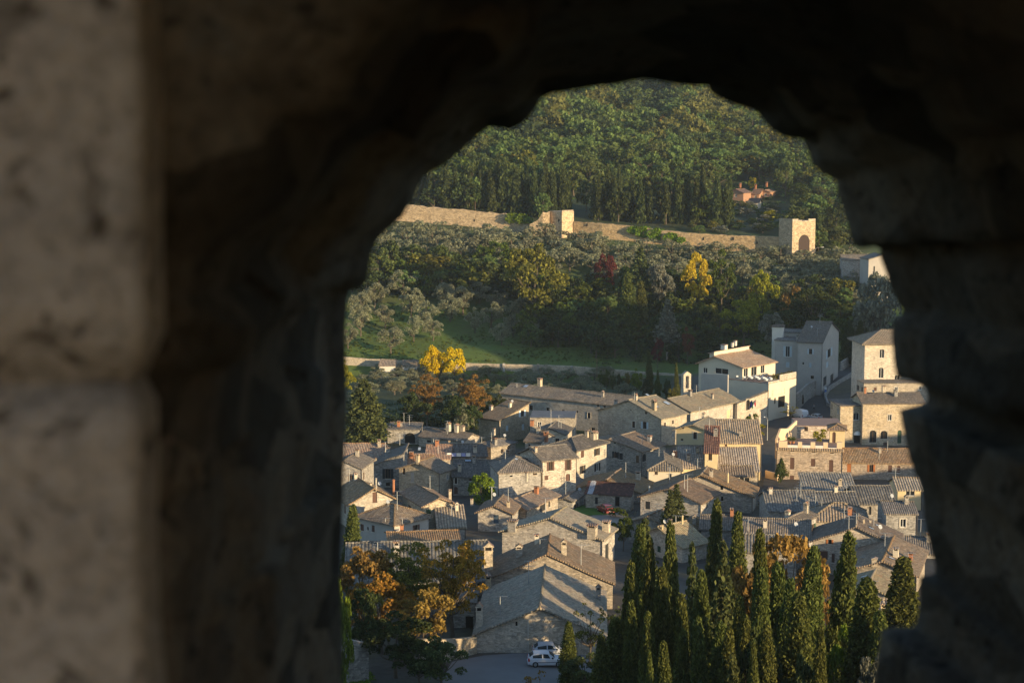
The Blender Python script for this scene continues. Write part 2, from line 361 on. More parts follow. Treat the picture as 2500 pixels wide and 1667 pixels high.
    me.materials.append(rock_mat('shade_darkened_rubble', [(.046,.040,.034),(.088,.074,.058),(.07,.066,.06),(.12,.086,.066)], (.015,.013,.011), 1.3, 6.0)); me.materials.append(rock_mat('lit_tone_inner_stone', [(.20,.185,.175),(.30,.28,.268),(.25,.24,.235),(.34,.30,.28)], (.06,.052,.045), .8)); me.polygons.foreach_set('material_index', [1 if q.index >= pale0[0] else 0 for q in me.polygons]); me.polygons.foreach_set('use_smooth', [True]*len(me.polygons))  # shade darkened into the rubble colour, light paled into the left stones
    o = bpy.data.objects.new('ruined_stone_window', me); COL.objects.link(o)
    tag(o, 'dark rough stone wall with the arched opening the town is seen through', 'stone wall')
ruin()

# ------------------------------------------------------------------ the ground
def ground():
    g = G('earth_and_grass'); at = g.node('ShaderNodeAttribute', attribute_name='zone').outputs['Color']
    ob = g.obj; n1 = g.noise(ob, .12, 5, .65); n2 = g.noise(ob, .9, 4, .7)
    c = g.hsv(at, v=g.math('ADD', .45, g.math('ADD', g.math('MULTIPLY', n1, .6), g.math('MULTIPLY', n2, .5))), h=g.math('ADD', .47, g.math('MULTIPLY', n1, .06)))
    dry = g.ramp(g.noise(ob, .055, 5, .7), [(.50, (0,0,0)), (.66, (1,1,1))]); c = g.mix(g.math('MULTIPLY', dry, .55), c, (.11,.10,.045))
    fine = g.ramp(g.noise(ob, .35, 5, .75), [(.5, (0,0,0)), (.6, (1,1,1))]); c = g.mix(g.math('MULTIPLY', fine, .4), c, g.hsv(c, v=.5))
    g.color(c); g.bump(n2, .6, .3)
    cols = list(range(-3400, 5901, 70)); cols = sorted(set(cols) | set(range(780, 2321, 35)))
    ys = [1, 4, 8, 14, 20, 30, 40, 50, 60, 75, 90, 105, 120]+list(range(130, 480, 5))+list(range(480, 1060, 10))+list(range(1060, 1600, 40))+list(range(1600, 2600, 200))
    v = []; col = []
    for y in ys:
        for c in cols:
            x = (c-W/2)/F*y if y > 20 else (c-W/2)/F*20
            px, py = c, 0; z = gz(x, y)+mnoise.noise(Vector((x*.06, y*.06, 0)))*(.35 if y < 470 else .9)
            v.append((x, y, z))
            row = pix((x, y, gz(x, y)))[1] if y > 60 else 2000
            if y < 158: k = (.055,.068,.028)
            elif y < 345: k = (.085,.076,.066)
            elif y < 470:
                k = (.045,.06,.026) if c < 1650 else (.10,.09,.075)
            elif y < 545: k = (.085,.125,.026)
            elif y < 640: k = (.07,.095,.03)
            else: k = (.035,.05,.022)
            if 700 < y < 760 and 1150 < c < 1300: k = (.06,.09,.04)
            col.append((*k, 1))
    n = len(cols); f = [(r*n+i, r*n+i+1, (r+1)*n+i+1, (r+1)*n+i) for r in range(len(ys)-1) for i in range(n-1)]
    me = bpy.data.meshes.new('terrain'); me.from_pydata(v, [], f)
    ca = me.color_attributes.new('zone', 'FLOAT_COLOR', 'POINT'); ca.data.foreach_set('color', np.array(col, 'f').ravel())
    me.materials.append(g.m); me.polygons.foreach_set('use_smooth', [True]*len(f)); me.update()
    o = bpy.data.objects.new('terrain', me); COL.objects.link(o)
    tag(o, 'grassy valley floor and wooded hillside', 'terrain', kind='structure')
ground()
def tri_sheet(name, pxs, mat, lift, label, cat, kind='structure', pts=None, cut=3.0):
    """a sheet laid on the ground inside an outline"""
    pp = pts or [gp(x, y) for x, y in pxs]
    bm = bmesh.new(); vs = [bm.verts.new((p[0], p[1], 0)) for p in pp]; bm.faces.new(vs)
    bmesh.ops.triangulate(bm, faces=bm.faces)
    for _ in range(7):
        es = [e for e in bm.edges if e.calc_length() > cut]
        if not es: break
        bmesh.ops.subdivide_edges(bm, edges=es, cuts=1); bmesh.ops.triangulate(bm, faces=bm.faces)
    for v in bm.verts: v.co.z = gz(v.co.x, v.co.y)+mnoise.noise(Vector((v.co.x*.06, v.co.y*.06, 0)))*(.35 if v.co.y < 470 else .9)+lift
    bmesh.ops.recalc_face_normals(bm, faces=bm.faces)
    me = bpy.data.meshes.new(name); bm.to_mesh(me); bm.free(); me.materials.append(mat)
    if sum(p.normal.z for p in me.polygons) < 0: me.flip_normals()
    o = bpy.data.objects.new(name, me); COL.objects.link(o); return tag(o, label, cat, kind=kind)
M['asphalt'] = plain('asphalt', (.062,.060,.060), .9, .25, .5)
M['lot'] = plain('pale_asphalt', (.17,.165,.165), .9, .2, .4)
M['deck'] = plain('pink_paving', (.20,.14,.125), .9, .2, .5)
M['gravel'] = plain('gravel', (.22,.20,.18), .95, .25, .8)
M['lawn'] = plain('lawn', (.055,.13,.02), .95, .35, .6)
tri_sheet('road', [(1850,1085),(1905,1050),(1960,1034),(2030,1030),(2062,1012),(2040,1002),(2016,980),(2018,955),(2060,925),(2116,892),(2116,868),(2050,905),(2005,940),(1945,985),(1905,1010),(1880,1030),(1845,1060)], M['asphalt'], .10, 'grey asphalt street climbing between the houses', 'road')
tri_sheet('car_park', [(1075,1667),(1100,1622),(1180,1606),(1320,1600),(1500,1606),(1500,1700),(1400,1720),(1050,1720)], M['lot'], .30, 'pale asphalt parking area in front of the gabled barn', 'car park')
tri_sheet('alley', [(1868,1150),(1896,1150),(1905,1262),(1852,1275)], M['asphalt'], .10, 'narrow shaded asphalt lane between the houses', 'lane')
tri_sheet('yard', [(1440,1262),(1500,1240),(1530,1262),(1490,1290),(1430,1290)], M['gravel'], .12, 'pale gravel yard beside the lawn', 'yard')
tri_sheet('lawn', [(1392,1250),(1420,1236),(1500,1238),(1480,1258),(1400,1262)], M['lawn'], .16, 'small bright green lawn by the red car', 'lawn', 'stuff')

# ------------------------------------------------------------------ houses
def clip(poly, keep):
    out = []
    for i in range(len(poly)):
        a, b = poly[i], poly[(i+1) % len(poly)]; da, db = keep(a), keep(b)
        if da >= -1e-9: out.append(a)
        if (da > 1e-9 and db < -1e-9) or (da < -1e-9 and db > 1e-9):
            t = da/(da-db); out.append((a[0]+(b[0]-a[0])*t, a[1]+(b[1]-a[1])*t))
    return out
def cell_clip(rect, poly):
    r = rect
    for i in range(len(poly)):
        (ax, ay), (bx, by) = poly[i], poly[(i+1) % len(poly)]
        r = clip(r, lambda p: (bx-ax)*(p[1]-ay)-(by-ay)*(p[0]-ax))
        if len(r) < 3: return []
    return r
def wall_side(mb, to3, poly, holes, flip, depth=.2):
    """poly is convex and counter-clockwise in (u, v); holes are cut out and given reveals"""
    us = sorted({p[0] for p in poly} | {h[0] for h in holes} | {h[1] for h in holes})
    vs = sorted({min(p[1] for p in poly), max(p[1] for p in poly)} | {h[2] for h in holes} | {h[3] for h in holes})
    def put(q, d=0.0, uv=None):
        pts = [to3(u, v, d) for u, v in q]
        mb.poly(pts[::-1] if flip else pts, uv=(q[::-1] if flip else q))
    for i in range(len(us)-1):
        for j in range(len(vs)-1):
            a, b, c, d = us[i], us[i+1], vs[j], vs[j+1]
            if b-a < 1e-4 or d-c < 1e-4: continue
            m = ((a+b)/2, (c+d)/2)
            if any(h[0] < m[0] < h[1] and h[2] < m[1] < h[3] for h in holes): continue
            q = cell_clip([(a,c),(b,c),(b,d),(a,d)], poly)
            if len(q) >= 3: put(q)
    for h in holes:
        u0, u1, v0, v1, arch = h
        if arch:
            r = min((u1-u0)/2, (v1-v0)*.5); um = (u0+u1)/2
            L = [(um-(u1-u0)/2*math.cos(t), v1-r+r*math.sin(t)) for t in [math.pi/2*k/5 for k in range(6)]]
            Rr = [(2*um-x, y) for x, y in L]
            for k in range(5):
                put([(u0, v1), L[k], L[k+1]][::1] if True else None)
                put([(u1, v1), Rr[k+1], Rr[k]])
            ring = [(u0, v0), (u1, v0)]+Rr+L[::-1][1:]
        else: ring = [(u0,v0),(u1,v0),(u1,v1),(u0,v1)]
        for k in range(len(ring)):
            a, b = ring[k], ring[(k+1) % len(ring)]
            q = [to3(*a, 0), to3(*b, 0), to3(*b, depth), to3(*a, depth)]
            mb.poly(q if not flip else q[::-1])
HOUSES = []
HR = random.Random(11)
class House:
    def __init__(s, name, label, C, a, L, Rr, roof='gable', ridge='R', pitch=.33, wm='stone', rm='coppi', win=(), chim=(), aer=(), sky=(), rp=.5,
                 cat='house', group='houses of the old town', over=.4, base=None, pipe=False, ztop=None, thick=.2, opens=()):
        a = R(a); s.C = P(*C); s.dL = Vector((-math.cos(a), math.sin(a), 0)); s.dR = Vector((math.sin(a), math.cos(a), 0))
        s.nL = -s.dR; s.nR = -s.dL; s.roof = roof; s.pitch = pitch; s.ridge = ridge; s.over = over; s.thick = thick
        s.lL = s.solve(s.C, s.dL, L) if L > 200 else L
        s.lR = s.solve(s.C, s.dR, Rr) if Rr > 200 else Rr
        s.ze = s.C.z
        cs = [s.C, s.C+s.dL*s.lL, s.C+s.dR*s.lR, s.C+s.dL*s.lL+s.dR*s.lR]
        s.zb = (min(gz(c.x, c.y) for c in cs)-.8) if base is None else base
        s.root = thing(name, label, cat, (s.C.x, s.C.y, s.zb), 0, group)
        s.o = Vector(s.root.location); s.rp = rp
        s.town = group == 'houses of the old town' and cat == 'house'; pipe = pipe or (s.town and HR.random() < .5)
        s.planes = []; s.make_roof_shape(); s.make_walls(wm, win, opens); s.make_roof(rm)
        HOUSES.append(s)
        for c in chim: s.chimney(*c)
        for c in aer: s.aerial(*c)
        for c in sky: s.skylight(*c)
        if s.town and roof != 'flat':
            for kind, pr in (('c', .45), ('c', .3), ('a', .55), ('a', .3), ('d', .2)):
                if HR.random() > pr: continue
                q = HR.choice(s.planes); a_, b_ = HR.uniform(.15, .85), HR.uniform(.25, .9); D = q[3] if len(q) == 4 else q[2]
                p = q[0].lerp(q[1], a_).lerp(D.lerp(q[2], a_), b_)+s.o; px, py = pix(p); k = p.y/F
                if kind == 'c': s.chimney(px, py, HR.uniform(1.0, 1.5)/k, HR.uniform(.45, .75)/k, HR.choice(['c','c','g']), HR.choice(['stone_warm','stone_grey','plaster_cream','brick','stone_pale']))
                elif kind == 'a': s.aerial(px, py, HR.uniform(1.6, 2.8)/k, HR.choice([1,2,3]))
                else: s.dish(px, py)
        if pipe:
            mb = MB(); p = s.C+(s.nL+s.nR)*.06-s.o; mb.tube((p.x, p.y, 0), (p.x, p.y, s.ze-s.zb-.1), .06, .06, 5); mb.build('drainpipe', M['pipe'], s.root)
    def solve(s, C, d, px):
        # C + t d lies on the vertical plane through the camera at image column px
        t0, t1 = 0., 120.
        f = lambda t: pix(C+d*t)[0]-px
        s0 = f(0) > 0
        for _ in range(40):
            m = (t0+t1)/2
            if (f(m) > 0) == s0: t0 = m
            else: t1 = m
        return t0
    def h(s, u, v):
        """roof height over the wall plan at (u along L, v along R)"""
        k = s.pitch
        if s.roof == 'gable':
            if s.ridge == 'R':
                m = s.rp*s.lL; top = k*m; return top*(u/m if u <= m else (s.lL-u)/(s.lL-m))
            m = s.rp*s.lR; top = k*m; return top*(v/m if v <= m else (s.lR-v)/(s.lR-m))
        if s.roof == 'hip': return 0
        if s.roof == 'L+': return k*u
        if s.roof == 'L-': return k*(s.lL-u)
        if s.roof == 'R+': return k*v
        return 0
    def loc(s, u, v, z): p = s.C+s.dL*u+s.dR*v-s.o; return Vector((p.x, p.y, s.ze-s.zb+z))
    def make_roof_shape(s):
        k, o, a, b = s.pitch, s.over, s.lL, s.lR; Q = []
        if s.roof == 'gable' and s.ridge == 'R':
            m = s.rp*a; t = k*m; k2 = t/(a-m)
            Q = [[(-o,-o,-k*o),(-o,b+o,-k*o),(m,b+o,t),(m,-o,t)], [(a+o,b+o,-k2*o),(a+o,-o,-k2*o),(m,-o,t),(m,b+o,t)]]
            s.ridges = [((m,-o,t),(m,b+o,t))]
        elif s.roof == 'gable':
            m = s.rp*b; t = k*m; k2 = t/(b-m)
            Q = [[(a+o,-o,-k*o),(-o,-o,-k*o),(-o,m,t),(a+o,m,t)], [(-o,b+o,-k2*o),(a+o,b+o,-k2*o),(a+o,m,t),(-o,m,t)]]
            s.ridges = [((-o,m,t),(a+o,m,t))]
        elif s.roof == 'hip':
            if a >= b:
                m = b/2; t = k*(m+o); p, q = (m, m, t-k*o), (a-m, m, t-k*o)
            else:
                m = a/2; t = k*(m+o); p, q = (m, m, t-k*o), (m, b-m, t-k*o)
            e = -k*o; c0, cL, cLR, cR = (-o,-o,e), (a+o,-o,e), (a+o,b+o,e), (-o,b+o,e)
            if a >= b: Q = [[cL,c0,p,q],[cR,cLR,q,p],[c0,cR,p],[cLR,cL,q]]
            else: Q = [[cL,c0,p],[c0,cR,q,p],[cR,cLR,q],[cLR,cL,p,q]]
            s.ridges = [(p,q),(c0,p),(cL,q if a >= b else p),(cR,p if a >= b else q),(cLR,q)]
        elif s.roof in ('L+','L-','R+'):
            f = (lambda u, v: k*u) if s.roof == 'L+' else (lambda u, v: k*(a-u)) if s.roof == 'L-' else (lambda u, v: k*v)
            c = [(-o,-o),(a+o,-o),(a+o,b+o),(-o,b+o)]; c = [(u, v, f(u, v)) for u, v in c]
            Q = [[c[0],c[3],c[2],c[1]]] if s.roof == 'L+' else [[c[2],c[1],c[0],c[3]]] if s.roof == 'L-' else [[c[1],c[0],c[3],c[2]]]
            s.ridges = [(c[1],c[2])] if s.roof == 'L+' else [(c[0],c[3])] if s.roof == 'L-' else [(c[2],c[3])]
        elif s.roof == 'flat':
            o = .0; Q = [[(a+o,-o,0),(-o,-o,0),(-o,b+o,0),(a+o,b+o,0)]]; s.ridges = []
        s.planes = [[s.loc(*p)+Vector((0,0,.04)) for p in q] for q in Q]
        s.rid3 = [(s.loc(*p)+Vector((0,0,.05)), s.loc(*q)+Vector((0,0,.05))) for p, q in s.ridges]
    def sag(s, p):
        if s.roof == 'flat': return 0.
        q = p+s.o; return mnoise.noise(q*.33)*.16+mnoise.noise(q*1.3)*.05
    def make_roof(s, rm):
        mb = MB(); th = Vector((0,0,-s.thick))
        for q in s.planes:
            e = (q[1]-q[0]).normalized(); n = e.cross(q[2]-q[1]).normalized()
            if n.z < 0: q = q[::-1]; e = (q[1]-q[0]).normalized(); n = e.cross(q[2]-q[1]).normalized()
            # eave direction is the horizontal line in the plane
            e = Vector((0,0,1)).cross(n); e = e.normalized() if e.length > 1e-4 else s.dL.copy(); w = n.cross(e)
            A, B, C_, D = (q+[q[2]])[:4] if len(q) == 3 else q
            nx = max(1, min(24, int((B-A).length/1.1))); ny = max(1, min(14, int(((C_+D)*.5-(A+B)*.5).length/1.1)))
            gr = [[((A.lerp(B, i/nx)).lerp(D.lerp(C_, i/nx), j/ny)) for i in range(nx+1)] for j in range(ny+1)]
            dp = [[x+Vector((0,0,s.sag(x))) for x in row] for row in gr]
            for j in range(ny):
                for i in range(nx):
                    ix = [(j,i),(j,i+1),(j+1,i+1),(j+1,i)]
                    if len(q) == 3 and j == ny-1: ix = ix[:3]
                    mb.poly([dp[a][b] for a, b in ix], [(gr[a][b].dot(e), gr[a][b].dot(w)) for a, b in ix])
            mb.poly([p+th for p in q][::-1])
            rim = [dp[0][i] for i in range(nx+1)]+[dp[j][nx] for j in range(1, ny+1)]+([dp[ny][i] for i in range(nx-1, -1, -1)] if len(q) == 4 else [])+[dp[j][0] for j in range(ny-1, 0, -1)]
            for i in range(len(rim)): j = (i+1) % len(rim); mb.poly([rim[j], rim[i], rim[i]+th, rim[j]+th])
        s.roof_o = mb.build('roof', M[rm], s.root)
        mb = MB()
        for p, q in s.rid3:
            n = max(1, int((q-p).length/1.1)); pts = [p.lerp(q, i/n) for i in range(n+1)]; pts = [x+Vector((0,0,s.sag(x))) for x in pts]
            for x, y in zip(pts, pts[1:]): mb.tube(x, y, .14, .14, 6)
        if mb.v: mb.build('ridge_cap', M[rm], s.roof_o)
    def plane_hit(s, px, py, p0, n):
        d = ray(px, py); O = Vector((0,0,CZ)); t = (p0-O).dot(n)/d.dot(n); return O+d*t
    def make_walls(s, wm, win, opens):
        a, b = s.lL, s.lR; H0 = s.ze-s.zb; mb = MB()
        def top(u0, v0, u1, v1, n):
            br = [0.]
            if s.roof == 'gable':
                if s.ridge == 'R' and u0 != u1: br += [s.rp*a]
                if s.ridge == 'L' and v0 != v1: br += [s.rp*b]
            ln = max(abs(u1-u0), abs(v1-v0)); br.append(ln); br = sorted(set(br))
            return [(t, H0+s.h(u0+(u1-u0)*t/ln, v0+(v1-v0)*t/ln)) for t in br]
        sides = {'L': ((0,0),(a,0), s.dL, s.nL), 'R': ((0,0),(0,b), s.dR, s.nR), 'O': ((a,0),(a,b), s.dR, -s.nR), 'K': ((0,b),(a,b), s.dL, -s.nL)}
        for k, ((u0,v0),(u1,v1), d, n) in sides.items():
            tp = top(u0,v0,u1,v1,n); ln = tp[-1][0]
            poly = [(0,0),(ln,0)]+tp[::-1]
            org = s.C+s.dL*u0+s.dR*v0; org0 = Vector((org.x-s.o.x, org.y-s.o.y, 0))
            holes = []; items = []
            for w in win:
                if w[0] != k: continue
                _, px, py, ww, hh, kind = w[:6]; colr = w[6] if len(w) > 6 else 'shut_brown'
                p1 = s.plane_hit(px-ww/2, py+hh/2, org, n); p2 = s.plane_hit(px+ww/2, py-hh/2, org, n)
                pm = s.plane_hit(px, py, org, n); zs = hh/2*abs((P(px, py, pm.y)-P(px, py+1, pm.y)).z)
                ua, ub = sorted(((p1-org).dot(d), (p2-org).dot(d))); um = (pm-org).dot(d)
                va, vb = pm.z-zs-s.zb, pm.z+zs-s.zb
                ua, ub = max(ua, .15), min(ub, ln-.15); va = max(va, .06)
                if ub-ua < .2 or vb-va < .2 or va < .05 or vb > max(t[1] for t in tp): continue
                if any(not (ub < h[0] or ua > h[1] or vb < h[2] or va > h[3]) for h in holes): continue
                holes.append((ua, ub, va, vb, 'a' in kind)); items.append((ua, ub, va, vb, kind, colr))
            if s.town and k in 'LRO' and not items and ln > 3.2 and n.dot(Vector((s.C.x, s.C.y, 0)).normalized()) < -.25:
                cnt = 1 if ln < 5.5 else 2 if ln < 9 else 3
                for lev in range(2 if H0 > 6.2 else 1):
                    for i in range(cnt):
                        if HR.random() < .25: continue
                        u = ln*(i+.5)/cnt+HR.uniform(-.5, .5); ww_, hh_ = HR.choice([(.7,.9),(.9,1.3),(.8,1.2),(1.0,1.5)]); v1 = H0-.75-2.9*lev-HR.uniform(0, .4)
                        if u-ww_/2 < .3 or u+ww_/2 > ln-.3 or v1-hh_ < .4: continue
                        kd = HR.choice(['s','','f','o','s','fw']); q = (u-ww_/2, u+ww_/2, v1-hh_, v1)
                        if any(not (q[1] < h[0] or q[0] > h[1] or q[3] < h[2] or q[2] > h[3]) for h in holes): continue
                        holes.append((*q, False)); items.append((*q, kd, HR.choice(['shut_brown','shut_dark','shut_brown','shut_green','wood'])))
            to3 = (lambda org0, d, n: (lambda u, v, dp=0.: org0+d*u-n*dp+Vector((0,0,v))))(org0, d, n)
            flip = (d.cross(Vector((0,0,1)))).dot(n) < 0
            wall_side(mb, to3, poly, holes, flip)
            for it in items: s.window(to3, *it)
        s.wall_o = mb.build('wall', M[wm], s.root)
    def window(s, to3, u0, u1, v0, v1, kind, colr):
        w, h = u1-u0, v1-v0; door = 'D' in kind
        def bx(mb, a, b, c, d, z0, z1, m=0):
            mb.box(a, b, c, d, z0, z1, m, fr=lambda x, y, z: to3(x, y, -z))
        mb = MB(); closed = 's' in kind
        bx(mb, u0, u1, v0, v1, -.24, -.12, 0)
        if not closed and not door and w > .5:
            t = .06; um = (u0+u1)/2
            for q in ((u0,u0+t,v0,v1),(u1-t,u1,v0,v1),(u0+t,u1-t,v0,v0+t),(u0+t,u1-t,v1-t,v1),(um-t/2,um+t/2,v0+t,v1-t)): bx(mb, *q, -.117, -.07, 1)
        if not door: bx(mb, u0-.1, u1+.1, v0-.12, v0-.003, .003, .08, 2)
        wo = mb.build('door' if door else 'window', [M[colr] if (door or closed) else M['glass'], M['white'] if 'w' in kind else M['wood'], M['frame']], s.root)
        if closed and w > .5:
            mb = MB(); um = (u0+u1)/2; bx(mb, u0+.02, um-.015, v0+.02, v1-.02, -.115, -.05); mb.build('shutter', M[colr], wo)
            mb = MB(); bx(mb, um+.015, u1-.02, v0+.02, v1-.02, -.115, -.05); mb.build('shutter', M[colr], wo)
        if 'o' in kind:
            for a, b in ((u0-w*.5, u0-.02), (u1+.02, u1+w*.5)):
                mb = MB(); bx(mb, a, b, v0, v1, .01, .06); mb.build('shutter', M[colr], wo)
        if 'f' in kind:
            mb = MB(); t = .14
            for q in ((u0-t,u0-.003,v0,v1+t),(u1+.003,u1+t,v0,v1+t),(u0,u1,v1+.003,v1+t)): bx(mb, *q, .003, .06)
            mb.build('surround', M['frame'], wo)
    def hit_roof(s, px, py):
        best = None
        for q in s.planes:
            w = [p+s.o for p in q]; n = (w[1]-w[0]).cross(w[2]-w[1]).normalized()
            if abs(n.dot(ray(px, py))) < 1e-6: continue
            p = s.plane_hit(px, py, w[0], n); ins = True; sg = 0
            for i in range(len(w)):
                c = (w[(i+1) % len(w)]-w[i]).cross(p-w[i]).dot(n)
                if sg == 0 and abs(c) > 1e-6: sg = 1 if c > 0 else -1
                if c*sg < -.02: ins = False
            if ins and (best is None or p.y < best[0].y): best = (p, n)
        if best is None:
            w = [p+s.o for p in s.planes[0]]; n = (w[1]-w[0]).cross(w[2]-w[1]).normalized(); c = sum(w, Vector())/len(w)
            p = P(px, py, c.y); best = (p, n)
        return best
    def chimney(s, px, py, hpx, wpx=9, kind='c', mat=None):
        p, n = s.hit_roof(px, py); k = p.y/F; h = hpx*k; w = max(wpx*k/2, .12); q = p-s.o; mb = MB()
        fr = lambda x, y, z: Vector((q.x, q.y, q.z))+s.dL*x+s.dR*y+Vector((0,0,z))
        if kind == 'p':
            mb.tube(fr(0,0,-.3), fr(0,0,h), w, w, 8); mb.tube(fr(0,0,h+.06), fr(0,0,h+.2), w*1.7, .02, 8); mb.tube(fr(0,0,h-.01), fr(0,0,h+.07), w*.5, w*.5, 6)
            mb.build('flue', M[mat or 'metal'], s.roof_o); return
        hb = h*.66; mb.box(-w, w, -w, w, -.5, hb, 0, fr)
        mb.box(-w*1.12, w*1.12, -w*1.12, w*1.12, hb, hb+.07, 0, fr)
        e = w*.28
        for sx in (-1, 1):
            for sy in (-1, 1): mb.box(min(sx*w, sx*(w-e)), max(sx*w, sx*(w-e)), min(sy*w, sy*(w-e)), max(sy*w, sy*(w-e)), hb+.07, h*.85, 0, fr)
        mb.box(-w*.6, w*.6, -w*.6, w*.6, hb+.075, h*.84, 1, fr)
        z0 = h*.85
        if kind == 'g':
            o = w*1.3; A = [fr(-o,-o,z0), fr(o,-o,z0), fr(o,o,z0), fr(-o,o,z0)]; T = [fr(0,-o,h*1.06), fr(0,o,h*1.06)]
            mb.poly([A[0],A[3],T[1],T[0]], m=2); mb.poly([A[2],A[1],T[0],T[1]], m=2); mb.poly([A[0],T[0],A[1]]); mb.poly([A[2],T[1],A[3]]); mb.poly(A[::-1])
        else:
            mb.box(-w*1.2, w*1.2, -w*1.2, w*1.2, z0, h*.95, 2, fr)
        mb.build('chimney', [M[mat or 'stone_warm'], M['dark'], M['coppi_red']], s.roof_o)
    def aerial(s, px, py, hpx, arms=2):
        p, n = s.hit_roof(px, py); k = p.y/F; h = hpx*k; q = p-s.o; mb = MB()
        mb.tube((q.x,q.y,q.z-.1), (q.x,q.y,q.z+h), .05, .04, 5)
        for i in range(arms):
            z = q.z+h*(1-.22*i); L = .85-.15*i; c = .5+.3*i
            mb.tube((q.x-L*c, q.y+.2, z), (q.x+L, q.y-.1, z), .025, .025, 4)
            for j in range(5): x = q.x-L*c+(L+L*c)*j/4; mb.tube((x, q.y-.3, z+.02), (x, q.y+.35, z+.02), .014, .014, 3)
        mb.build('aerial', M['metal'], s.roof_o)
    def dish(s, px, py):
        p, n = s.hit_roof(px, py); q = p-s.o; mb = MB(); mb.tube((q.x,q.y,q.z-.1), (q.x,q.y,q.z+.7), .03, .03, 5)
        c = Vector((q.x, q.y-.06, q.z+.75)); ax = Vector((.35,-.8,.45)).normalized(); mb.tube(c, c+ax*.07, .12, .30, 12); mb.tube(c+ax*.07, c+ax*.4, .012, .012, 4); mb.build('satellite_dish', M['metal'], s.roof_o)
    def skylight(s, px, py, wpx, hpx):
        p, n = s.hit_roof(px, py); k = p.y/F; w = wpx*k/2; l = max(.4, hpx*k/2/.5); q = p-s.o
        if n.z < 0: n = -n
        e = Vector((0,0,1)).cross(n).normalized(); up = n.cross(e); mb = MB()
        fr = lambda x, y, z: q+e*x+up*y+n*z
        mb.box(-w, w, -l, l, .01, .09, 0, fr); mb.box(-w*.86, w*.86, -l*.88, l*.88, .09, .1, 1, fr)
        mb.build('skylight', [M['pipe'], M['skylight']], s.roof_o)
M['deck_tile'] = plain('terrace_floor', (.26,.18,.15), .9, .25, .8)
M['sheet_roof'] = plain('grey_roof_felt', (.13,.135,.15), .8, .3, .5)
M['coppi_dark_red'] = tiles('dark_red_tiles', [(.20,.125,.098),(.14,.095,.08),(.25,.165,.13)], (.20,.14,.12), su=.36, lich=.2)
M['coppi_grey_strip'] = tiles('ribbed_grey_tiles', [(.20,.185,.165),(.13,.12,.11),(.27,.25,.22)], (.17,.165,.155), su=.42, lich=.45, depth=.08)
M['villa'] = plaster('terracotta_plaster', (.33,.19,.125), .2)
M['stone_in'] = stone('walled_up_arch_stone', (.52,.43,.31), (.44,.36,.27), (.38,.31,.23), .36, .18, .8)
def rust_roof():
    g = G('rusty_patched_roof'); uv = g.uv; sep = g.node('ShaderNodeSeparateXYZ', {0: uv}); u = g.math('FLOOR', g.math('DIVIDE', sep.outputs[0], .9))
    r = g.node('ShaderNodeTexWhiteNoise', {'W': u}, noise_dimensions='1D').outputs[0]
    base = g.mix(g.math('GREATER_THAN', r, .68), (.075,.04,.034), (.34,.36,.40))
    n = g.noise(uv, 2.2, 5, .7); c = g.mix(g.ramp(n, [(.5, (0,0,0)), (.62, (.8,.8,.8))]), base, (.16,.07,.05)); g.color(g.hsv(c, v=g.math('ADD', .5, n))); return g.m
M['rust_roof'] = rust_roof()
# ------------------------------------------------------------------ the town, far rows first
def Hs(*a, **k): return House(*a, **k)
w = lambda s, x, y, ww, hh, k='', c='shut_brown': (s, x, y, ww, hh, k, c)
# convent and its wings
Hs('convent', 'very long stone convent wing with one grey tiled roof and small windows', (1528,991,366), 36, 1224, 9, ridge='L', pitch=.36, wm='stone_pale', rm='coppi_grey', pipe=False,
   win=[w('L',1297,995,8,13,'f'),w('L',1338,1001,8,13,'f'),w('L',1375,1006,7,12),w('L',1409,1005,4,6),w('L',1442,985,6,9),w('L',1460,990,5,7),w('L',1476,990,6,9),w('L',1488,992,6,8),w('L',1518,996,6,7),
        w('L',1438,1014,7,14,'f','shut_pale'),w('L',1474,1019,7,14,'f','shut_pale'),w('L',1448,1048,9,8),w('L',1499,1057,6,10,'f'),w('L',1517,1027,7,14,'f')],
   chim=[(1318,938,16,9,'c','stone_warm')], sky=[(1284,943,12,6)], aer=[(1262,945,10,1)])
Hs('convent', 'convent end block with broad sunlit tiled roof and two skylights', (1614,1021,345), 41, 17, 9.5, ridge='R', pitch=.36, wm='stone_pale', rm='coppi_lich', pipe=True,
   win=[w('L',1547,1036,7,16,'f','shut_brown'),w('L',1574,1038,9,17,'o','shut_pale'),w('L',1540,1001,3,4),w('L',1577,1008,6,6)],
   chim=[(1597,1000,26,10,'g')], sky=[(1628,984,15,9),(1602,992,9,6),(1580,964,8,5)])
Hs('convent', 'golden lit convent wing with long low roof running back to the portal', (1686,1003,357), 41, 12, 1806, ridge='R', pitch=.36, wm='stone_pale', rm='coppi_lich', over=.5,
   win=[w('R',1779,1011,9,20,'s','plaster_yellow')])
Hs('courtyard_wall', 'tall pale sunlit wall with a round arched doorway and two flags', (1800,985,369), 41, .7, 1874, roof='R+', pitch=.10, wm='stone_pale', rm='coppi_lich', over=.15, thick=.1, cat='wall', group=None,
   win=[w('R',1826,1032,11,34,'aDf','shut_brown'),w('R',1826,988,10,26,'af','shut_brown')])
Hs('terrace_block', 'cream terrace building with a flat roof, garage door and dining tables on top', (1876,936,386), 41, 1735, 1944, roof='flat', wm='plaster_cream', rm='deck_tile', over=0, group=None, cat='building', pipe=True,
   win=[w('R',1908,980,17,26,'D','dark'),w('R',1892,978,4,14,''),w('R',1908,955,16,12,'s','plaster_cream')])
